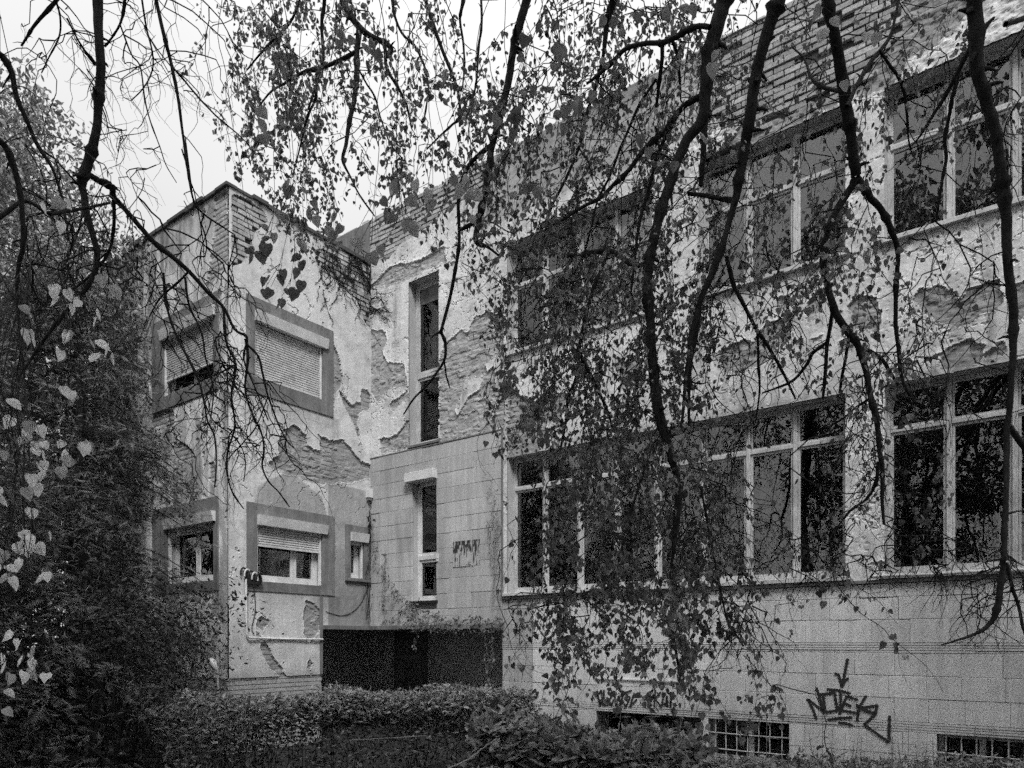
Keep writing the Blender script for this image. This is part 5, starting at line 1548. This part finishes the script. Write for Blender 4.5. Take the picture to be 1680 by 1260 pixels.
shade = rng.uniform(0.8, 1.2, len(cc))[ci]
a = Acc(); add_leaves(a, 'oval', P, rand_unit(n) + [0, 0, -0.6], rand_unit(n) + np.array([0, -0.3, 0.9]), rng.uniform(0.09, 0.15, n), 0.30 * shade * rng.uniform(0.7, 1.3, n))
o = a.build('crown', M['tree_leaf'], DT); o['kind'] = 'stuff'
a = Acc()
Q, RR = smooth_path([(-9.2, 11.2, -0.1), (-9.25, 11.2, 2), (-9.1, 11.3, 4.2), (-9.5, 11.4, 6.5), (-9.6, 11.2, 9)], [.24, .2, .17, .12, .05], sub=6)
tube(a, Q, RR, 12); a.build('trunk', M['bark'], DT, smooth=True)
for k in range(26):
    c_ = cc[rng.integers(len(cc))]; s = Q[min(len(Q) - 1, int(random.uniform(8, 23)))]
    if c_[2] < s[2] - .2: continue
    a = Acc(); tube(a, smooth_path([s, (s + c_) / 2 + np.array([0, 0, -.15]), c_], sub=5, jit=0.02), np.linspace(0.05, 0.012, 11), 6); a.build('branch', M['bark'], DT, smooth=True, loc=tuple(s))

# a second broad-leaved tree, nearer
D2 = thing('broadleaf_tree', 'leafy tree with dense small grey leaves nearer at the far left', 'tree', (-7.0, 8.9, 0))
cc2 = []
for (x, y, z, r_) in ((-7.3, 9.0, 7.1, 2.1), (-7.9, 9.0, 8.7, 1.6), (-7.2, 8.8, 4.7, 2.0), (-8.6, 8.4, 6.0, 2.2), (-6.6, 8.4, 3.2, 1.4), (-7.4, 9.0, 8.6, 1.5), (-6.1, 9.0, 7.0, 1.1), (-6.5, 9.1, 7.9, 1.0), (-8.0, 8.0, 3.0, 2.0)):
    k = int(26 * r_ ** 2); cc2.append(np.array([x, y, z]) + rand_unit(k) * r_ * rng.uniform(0.5, 1.0, k)[:, None])
cc2 = np.vstack(cc2)
P, ci = clumps(cc2, 42000, 0.34, 0.6); n = len(P)
a = Acc(); add_leaves(a, 'oval', P, rand_unit(n) + [0, 0, -0.6], rand_unit(n) + np.array([0, -0.3, 0.9]), rng.uniform(0.055, 0.10, n), 0.26 * rng.uniform(0.75, 1.25, len(cc2))[ci] * rng.uniform(0.7, 1.3, n))
o = a.build('crown', M['tree_leaf'], D2); o['kind'] = 'stuff'
Q, RR = smooth_path([(-7.0, 8.9, -0.1), (-7.1, 8.9, 2), (-7.2, 9, 5), (-7.5, 9, 8)], [.18, .15, .11, .04], sub=6)
a = Acc(); tube(a, Q, RR, 12); a.build('trunk', M['bark'], D2, smooth=True, loc=(-7.0, 8.9, 0))
for k in range(16):
    c_ = cc2[rng.integers(len(cc2))]; q_ = Q[min(len(Q) - 1, int(random.uniform(5, 17)))]
    if c_[2] < q_[2] - .2: continue
    a = Acc(); tube(a, smooth_path([q_, (q_ + c_) / 2 + np.array([0, 0, -.1]), c_], sub=5, jit=0.02), np.linspace(0.04, 0.01, 11), 6); a.build('branch', M['bark'], D2, smooth=True, loc=tuple(q_))

# (b) dark yew in front, drooping layered sprays down to the ground
def conifer(name, label, base, h, spread, nbr, seed, nsp, salb, zmin=0.6, facing=None):
    r = random.Random(seed)
    T_ = thing(name, label, 'tree', (base[0], base[1], 0))
    a = Acc(); Q, RR = smooth_path([(base[0], base[1], -0.1), (base[0] + .05, base[1], h * .4), (base[0], base[1] + .05, h * .95)], [.2, .14, .03], sub=8)
    tube(a, Q, RR, 10); a.build('trunk', M['bark'], T_, smooth=True, loc=(base[0], base[1], 0))
    sp = Acc(); PS, DS, NS, SS, AS = [], [], [], [], []
    for k in range(nbr):
        f = (k + r.random()) / nbr
        z = zmin + (h - zmin) * f
        L = spread * (1 - 0.72 * f ** 1.4) * r.uniform(0.75, 1.12)
        th = r.uniform(0, 2 * math.pi)
        d = np.array([math.cos(th), math.sin(th), 0])
        s = np.array([base[0], base[1], z])
        e = s + d * L + np.array([0, 0, -0.18 * L + r.uniform(-.1, .1)])
        m1 = s + d * L * 0.5 + np.array([0, 0, 0.12 * L])
        B_ = smooth_path([s, m1, e], sub=6)
        a = Acc(); tube(a, B_, np.linspace(0.016, 0.003, len(B_)), 5); a.build('branch', M['bark'], T_, smooth=True, loc=tuple(s))
        side = np.array([-d[1], d[0], 0])
        for j in range(nsp):
            g_ = 0.04 + 0.96 * r.random() ** 0.75; i = min(len(B_) - 2, int(g_ * (len(B_) - 1)))
            w_ = r.uniform(-1, 1) * 0.55 * (1.1 - g_ * 0.6)
            p = B_[i] + side * w_ + d * abs(w_) * 0.4 + np.array([0, 0, r.uniform(-.16, .05) - 0.22 * abs(w_)])
            PS.append(p + np.array([0, 0, -abs(r.gauss(0, .06))])); DS.append(d * r.uniform(-.2, 1) + side * r.gauss(0, .9) + np.array([0, 0, r.uniform(-.5, .25)]))
            NS.append(np.array([r.gauss(0, .35), r.gauss(0, .35), 1.0])); SS.append(r.uniform(.08, .2)); AS.append(salb * r.uniform(.6, 1.5))
    add_leaves(sp, 'sprig', np.array(PS), np.array(DS), np.array(NS), np.array(SS), np.array(AS))
    cy = np.array(PS)[rng.integers(0, len(PS), 900)]
    Pq, ci_ = clumps(cy, 16000, 0.16, 0.6); nq = len(Pq)
    add_leaves(sp, 'lance', Pq, rand_unit(nq) + [0, 0, -.3], rand_unit(nq) + [0, -.1, .8], rng.uniform(.045, .09, nq), salb * .8 * rng.uniform(.3, 1.6, nq))
    o = sp.build('needle_sprays', M['needle'], T_); o['kind'] = 'stuff'
conifer('yew_tree', 'dark yew with drooping needle sprays standing just before the wing', (-5.3, 8.6), 6.1, 1.95, 130, 5, 110, .15)
conifer('yew_tree', 'dark spreading yew at the far left edge below the pale leaves', (-5.6, 6.2), 5.2, 2.2, 110, 6, 100, .15)
# (c) small-leaved bushes filling the darkness between
IV = thing('ivy', 'dark ivy mass covering the shaded end of the wing', 'ivy', (-8.5, 10.3, 0))
cI = np.stack([rng.uniform(-14, -11.75, 160), rng.uniform(VW - 0.5, VW - 0.05, 160), rng.uniform(0, 8.3, 160)], 1)
cI = np.array([b2w(*c) for c in cI])
P, ci = clumps(cI, 17000, 0.4, 1.0); n = len(P)
a = Acc(); add_leaves(a, 'oval', P, rand_unit(n) + [0, 0, -1], rand_unit(n) + np.array([.3, -.8, .5]), rng.uniform(.05, .09, n), .06 * rng.uniform(.6, 1.5, n))
o = a.build('ivy_leaves', M['tree_leaf'], IV); o['kind'] = 'stuff'
SB = thing('shrub', 'dense shrub under the yews at lower left, leaves coloured near black for deep shade', 'shrub', (-4.6, 7.4, 0))
cS = np.stack([rng.uniform(-7.5, -3.55, 220), rng.uniform(7.0, 9.3, 220), rng.uniform(0, 2.3, 220)], 1)
P, ci = clumps(cS, 20000, 0.42, 1.0); n = len(P)
a = Acc(); add_leaves(a, 'oval', P, rand_unit(n), rand_unit(n) + np.array([.1, -.2, .8]), rng.uniform(.04, .08, n), .035 * rng.uniform(.6, 1.5, n))  # near-black leaf colour stands in for the shadowed space under the trees
o = a.build('shrub_leaves', M['tree_leaf'], SB); o['kind'] = 'stuff'
a = Acc()
for k in range(30):
    c_ = cS[rng.integers(len(cS))]; tube(a, [(c_[0] * .5 - 2.3, c_[1] * .5 + 3.7, 0), c_ * .5 + np.array([-2.2, 3.8, 0.3]), c_], [.02, .014, .004], 5)
o = a.build('stems', M['bark'], SB); o['kind'] = 'stuff'

cW = np.stack([rng.uniform(-26, -9.5, 500), rng.uniform(15, 19, 500), rng.uniform(0, 6.5, 500)], 1)
P, ci = clumps(cW, 26000, 0.8, 1.0); n = len(P)
a = Acc(); add_leaves(a, 'oval', P, rand_unit(n), rand_unit(n) + np.array([.1, -.2, .8]), rng.uniform(.2, .32, n), .07 * rng.uniform(.6, 1.5, n))
o = a.build('background_wood', M['tree_leaf']); tag(o, 'dark wood closing the view behind the trees at the left edge', 'wood', kind='stuff')

# ------------------------------------------------------------------ hedges and undergrowth
def hedge(name, label, cat, P0, P1, width, h0, h1, n, size, alb, kind='oval', up=0.6, seed=1, rag=0.10, sprouts=20, stems=26, lance=False):
    P0 = np.array(P0, float); P1 = np.array(P1, float)
    T_ = thing(name, label, cat, (P0[0], P0[1], 0))
    d = P1 - P0; L = np.linalg.norm(d); d /= L; s = np.array([-d[1], d[0]])
    f = rng.random(n); w = rng.uniform(-1, 1, n)
    htop = (h0 + (h1 - h0) * f) + rag * (fbm(f * L * 1.3, w * 1.2, 300 + seed, 3) - 0.5) * 2 - 0.10 * np.abs(w) ** 3 - 0.35 * rag * sstep(.5, .62, fbm(f * L * 3.1, w * 2, 340 + seed, 2))
    top = rng.random(n) < 0.55
    z = np.where(top, htop - np.abs(rng.normal(0, .05, n)), htop * (1 - 0.8 * rng.random(n) ** 2.2))
    lump = 0.06 * (fbm(f * L * 5, w * 5, 330 + seed, 2) - 0.5)
    z = z + np.where(top, lump, 0)
    ww = w.copy()
    sidem = ~top
    ww[sidem] = np.sign(w[sidem]) * (1 - np.abs(rng.normal(0, .30, sidem.sum())))
    side_shade = np.where(top | (z > htop - 0.12), 1.0, 0.55)  # shade of the hedge sides put into the leaf colour
    ww = ww * (1 + 0.14 * (fbm(f * L * 2, z * 3, 310 + seed, 3) - 0.5))
    P = np.stack([P0[0] + d[0] * L * f + s[0] * ww * width / 2, P0[1] + d[1] * L * f + s[1] * ww * width / 2, z], 1)
    # end faces
    m = n // 14
    for e in (0, 1):
        ff = np.full(m, float(e)) + rng.normal(0, .05 / L, m); w2 = rng.uniform(-1, 1, m); z2 = (h0 if e == 0 else h1) * rng.random(m)
        P = np.vstack([P, np.stack([P0[0] + d[0] * L * ff + s[0] * w2 * width / 2, P0[1] + d[1] * L * ff + s[1] * w2 * width / 2, z2], 1)])
    N = len(P)
    a = Acc(); add_leaves(a, kind, P, rand_unit(N) * [1, 1, .6] + [0, 0, .25], rand_unit(N) * .7 + [0, -.1, up], rng.uniform(.7, 1.3, N) * size, alb * rng.uniform(.5, 1.5, N) * np.concatenate([side_shade, np.full(N - n, .6)]))  # end leaves are darkened for shade as well
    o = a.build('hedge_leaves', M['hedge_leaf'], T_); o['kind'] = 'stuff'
    a = Acc()
    for k in range(stems):
        ff = random.random(); w_ = random.uniform(-.1, .3) * width
        b = np.array([P0[0] + d[0] * L * ff + s[0] * w_, P0[1] + d[1] * L * ff + s[1] * w_, 0])
        hh = h0 + (h1 - h0) * ff
        for q in range(3):
            e = b + np.array([random.gauss(0, .15), random.gauss(0, .15), hh * random.uniform(.7, .95)])
            tube(a, [b, (b + e) / 2 + np.array([random.gauss(0, .05), 0, 0]), e], [.008, .005, .002], 4)
    o = a.build('stems', M['bark'], T_); o['kind'] = 'stuff'
    return T_, P0, d, s, L
def sprout(T_, base, h, n, size, alb, lean=(0, 0), kind='lance'):
    a = Acc(); top = base + np.array([lean[0], lean[1], h])
    Q = smooth_path([base, (base + top) / 2 + np.array([lean[0] * .2, 0, 0]), top], sub=5)
    tube(a, Q, np.linspace(.0045, .0015, len(Q)), 5, 0.1)
    st = a.build('stem', M['dry_twig'], T_, smooth=True)
    P, D, N, S = [], [], [], []
    for i in range(n):
        f = .25 + .75 * (i // 2 * 2) / max(n - 1, 1); q = Q[min(int(f * (len(Q) - 1)), len(Q) - 1)]
        th = (i // 2) * 1.57 + (i % 2) * math.pi + random.uniform(-.3, .3)
        P.append(q); D.append(np.array([math.cos(th), math.sin(th) * .7, random.uniform(-.1, .5)])); N.append(np.array([0, 0, 1.0]) + rng.normal(0, .2, 3)); S.append(size * random.uniform(.6, 1.2) * (1.15 - .5 * f))
    l = Acc(); add_leaves(l, kind, np.array(P), np.array(D), np.array(N), np.array(S), alb * rng.uniform(.7, 1.3, len(P)))
    l.build('leaves', M['hedge_leaf'], T_)
H1, P0_, d_, s_, L_ = hedge('hedge', 'clipped small leaved hedge running before the dark recess', 'hedge', (-3.15, 6.8), (0.0, 9.2), 1.0, 1.07, 1.05, 22000, .062, .25, seed=1, up=.7, rag=.17)
for k in range(16):
    f = random.random()
    b = np.array([P0_[0] + d_[0] * L_ * f, P0_[1] + d_[1] * L_ * f, .95]); b[:2] += s_ * random.uniform(-.4, .4)
    sprout(H1, b, random.uniform(.08, .2) + (.1 if k < 3 else 0), 8, .05, .2, (random.uniform(-.04, .04), 0), 'oval')
H2, P0_, d_, s_, L_ = hedge('hedge', 'low ragged hedge of small leaves along the bottom right', 'hedge', (0.9, 5.4), (5.6, 4.9), 0.9, .76, .80, 20000, .05, .18, seed=2, rag=.09)
for k in range(64):
    f = random.random()
    b = np.array([P0_[0] + d_[0] * L_ * f, P0_[1] + d_[1] * L_ * f, .72]); b[:2] += s_ * random.uniform(-.35, .35)
    sprout(H2, b, random.uniform(.06, .3), random.choice((6, 8, 10)), .07, .12, (random.uniform(-.06, .06), 0))
S2, P0_, d_, s_, L_ = hedge('shrub', 'broad bush with larger pointed leaves in front of the small graffiti', 'shrub', (-0.2, 6.2), (1.5, 5.8), 1.1, 1.06, .92, 6500, .12, .18, kind='oval', seed=3, rag=.22, up=.9)
for k in range(12):
    f = random.random()
    b = np.array([P0_[0] + d_[0] * L_ * f, P0_[1] + d_[1] * L_ * f, .9]); b[:2] += s_ * random.uniform(-.4, .4)
    sprout(S2, b, random.uniform(.12, .3), 8, .10, .13, (random.uniform(-.06, .06), 0))
hedge('shrub', 'low dark bush at the bottom edge before the clipped hedge', 'shrub', (-0.35, 4.9), (1.1, 4.6), .7, .78, .72, 7000, .05, .14, seed=4, rag=.15)
def weed(label, px, py0, py1, t_, n, size, alb):
    b = at(px, py1, t_); b_ = np.array([b[0], b[1], 0.0]); h = at(px, py0, t_)[2]
    T_ = thing('weed', label, 'weed', tuple(b_)); sprout(T_, b_, h, n, size, alb, (random.uniform(-.03, .03), 0))
weed('tall thin weed with paired leaves standing before the big NOTEK graffiti', 1350, 1165, 1260, 5.2, 22, .09, .10)
weed('tall thin weed with narrow leaves left of the barred window by the graffiti', 1255, 1120, 1260, 5.0, 24, .10, .08)
weed('young weed with a small leaf tuft over the hedge before the pale wall edge', 903, 1140, 1260, 5.6, 14, .08, .12)
weed('short forked weed over the hedge right of the big graffiti', 1485, 1178, 1260, 5.0, 16, .09, .12)
# dry stalks leaning in the undergrowth
def stalk(label, pts, rad=.005):
    a = Acc(); tube(a, smooth_path([at(*p) for p in pts], sub=5, jit=.002), rad, 5)
    tag(a.build('dry_stalk', M['dry_twig'], smooth=True), label, 'stick')
stalk('thin straight dry stick lying across the front of the clipped hedge', [(573, 1215, 6.0), (640, 1211, 6.1), (700, 1207, 6.2)], .004)
stalk('curved dry stem arching at the bottom between the hedges', [(735, 1262, 4.9), (770, 1245, 5.0), (800, 1222, 5.1), (815, 1212, 5.2)], .006)

# ------------------------------------------------------------------ garden trees behind the viewer, mirrored in the panes
def garden_tree(label, x, y, h, r_, n, seed):
    T_ = thing('garden_tree', label, 'tree', (x, y, 0), 'trees of the garden opposite the facade')
    a = Acc(); Q, RR = smooth_path([(x, y, -.1), (x + .1, y, h * .35), (x, y + .1, h * .8)], [.25, .18, .05], sub=6); tube(a, Q, RR, 10); a.build('trunk', M['bark'], T_, smooth=True)
    k = 70; c = np.array([x, y, h * .62]) + rand_unit(k) * rng.uniform(.5, 1, k)[:, None] * np.array([r_, r_, h * .36])
    P, ci = clumps(c, n, .7, .7)
    a = Acc(); add_leaves(a, 'oval', P, rand_unit(n), rand_unit(n), rng.uniform(.16, .30, n), .08 * rng.uniform(.6, 1.5, n))
    o = a.build('crown', M['tree_leaf'], T_); o['kind'] = 'stuff'
for i, (x, y, h, r_) in enumerate(((-9, -6, 11.5, 3.6), (-3.5, -8.5, 11, 3.6), (2.5, -9.5, 11.5, 3.8), (9, -7, 12, 3.8), (14, -3, 10, 3.4))):
    garden_tree(('leafy garden tree furthest left behind the viewer', 'leafy garden tree left behind the viewer', 'leafy garden tree straight behind the viewer', 'tall garden tree right behind the viewer', 'small garden tree furthest right near the facade end')[i], x, y, h, r_, 6500, i)
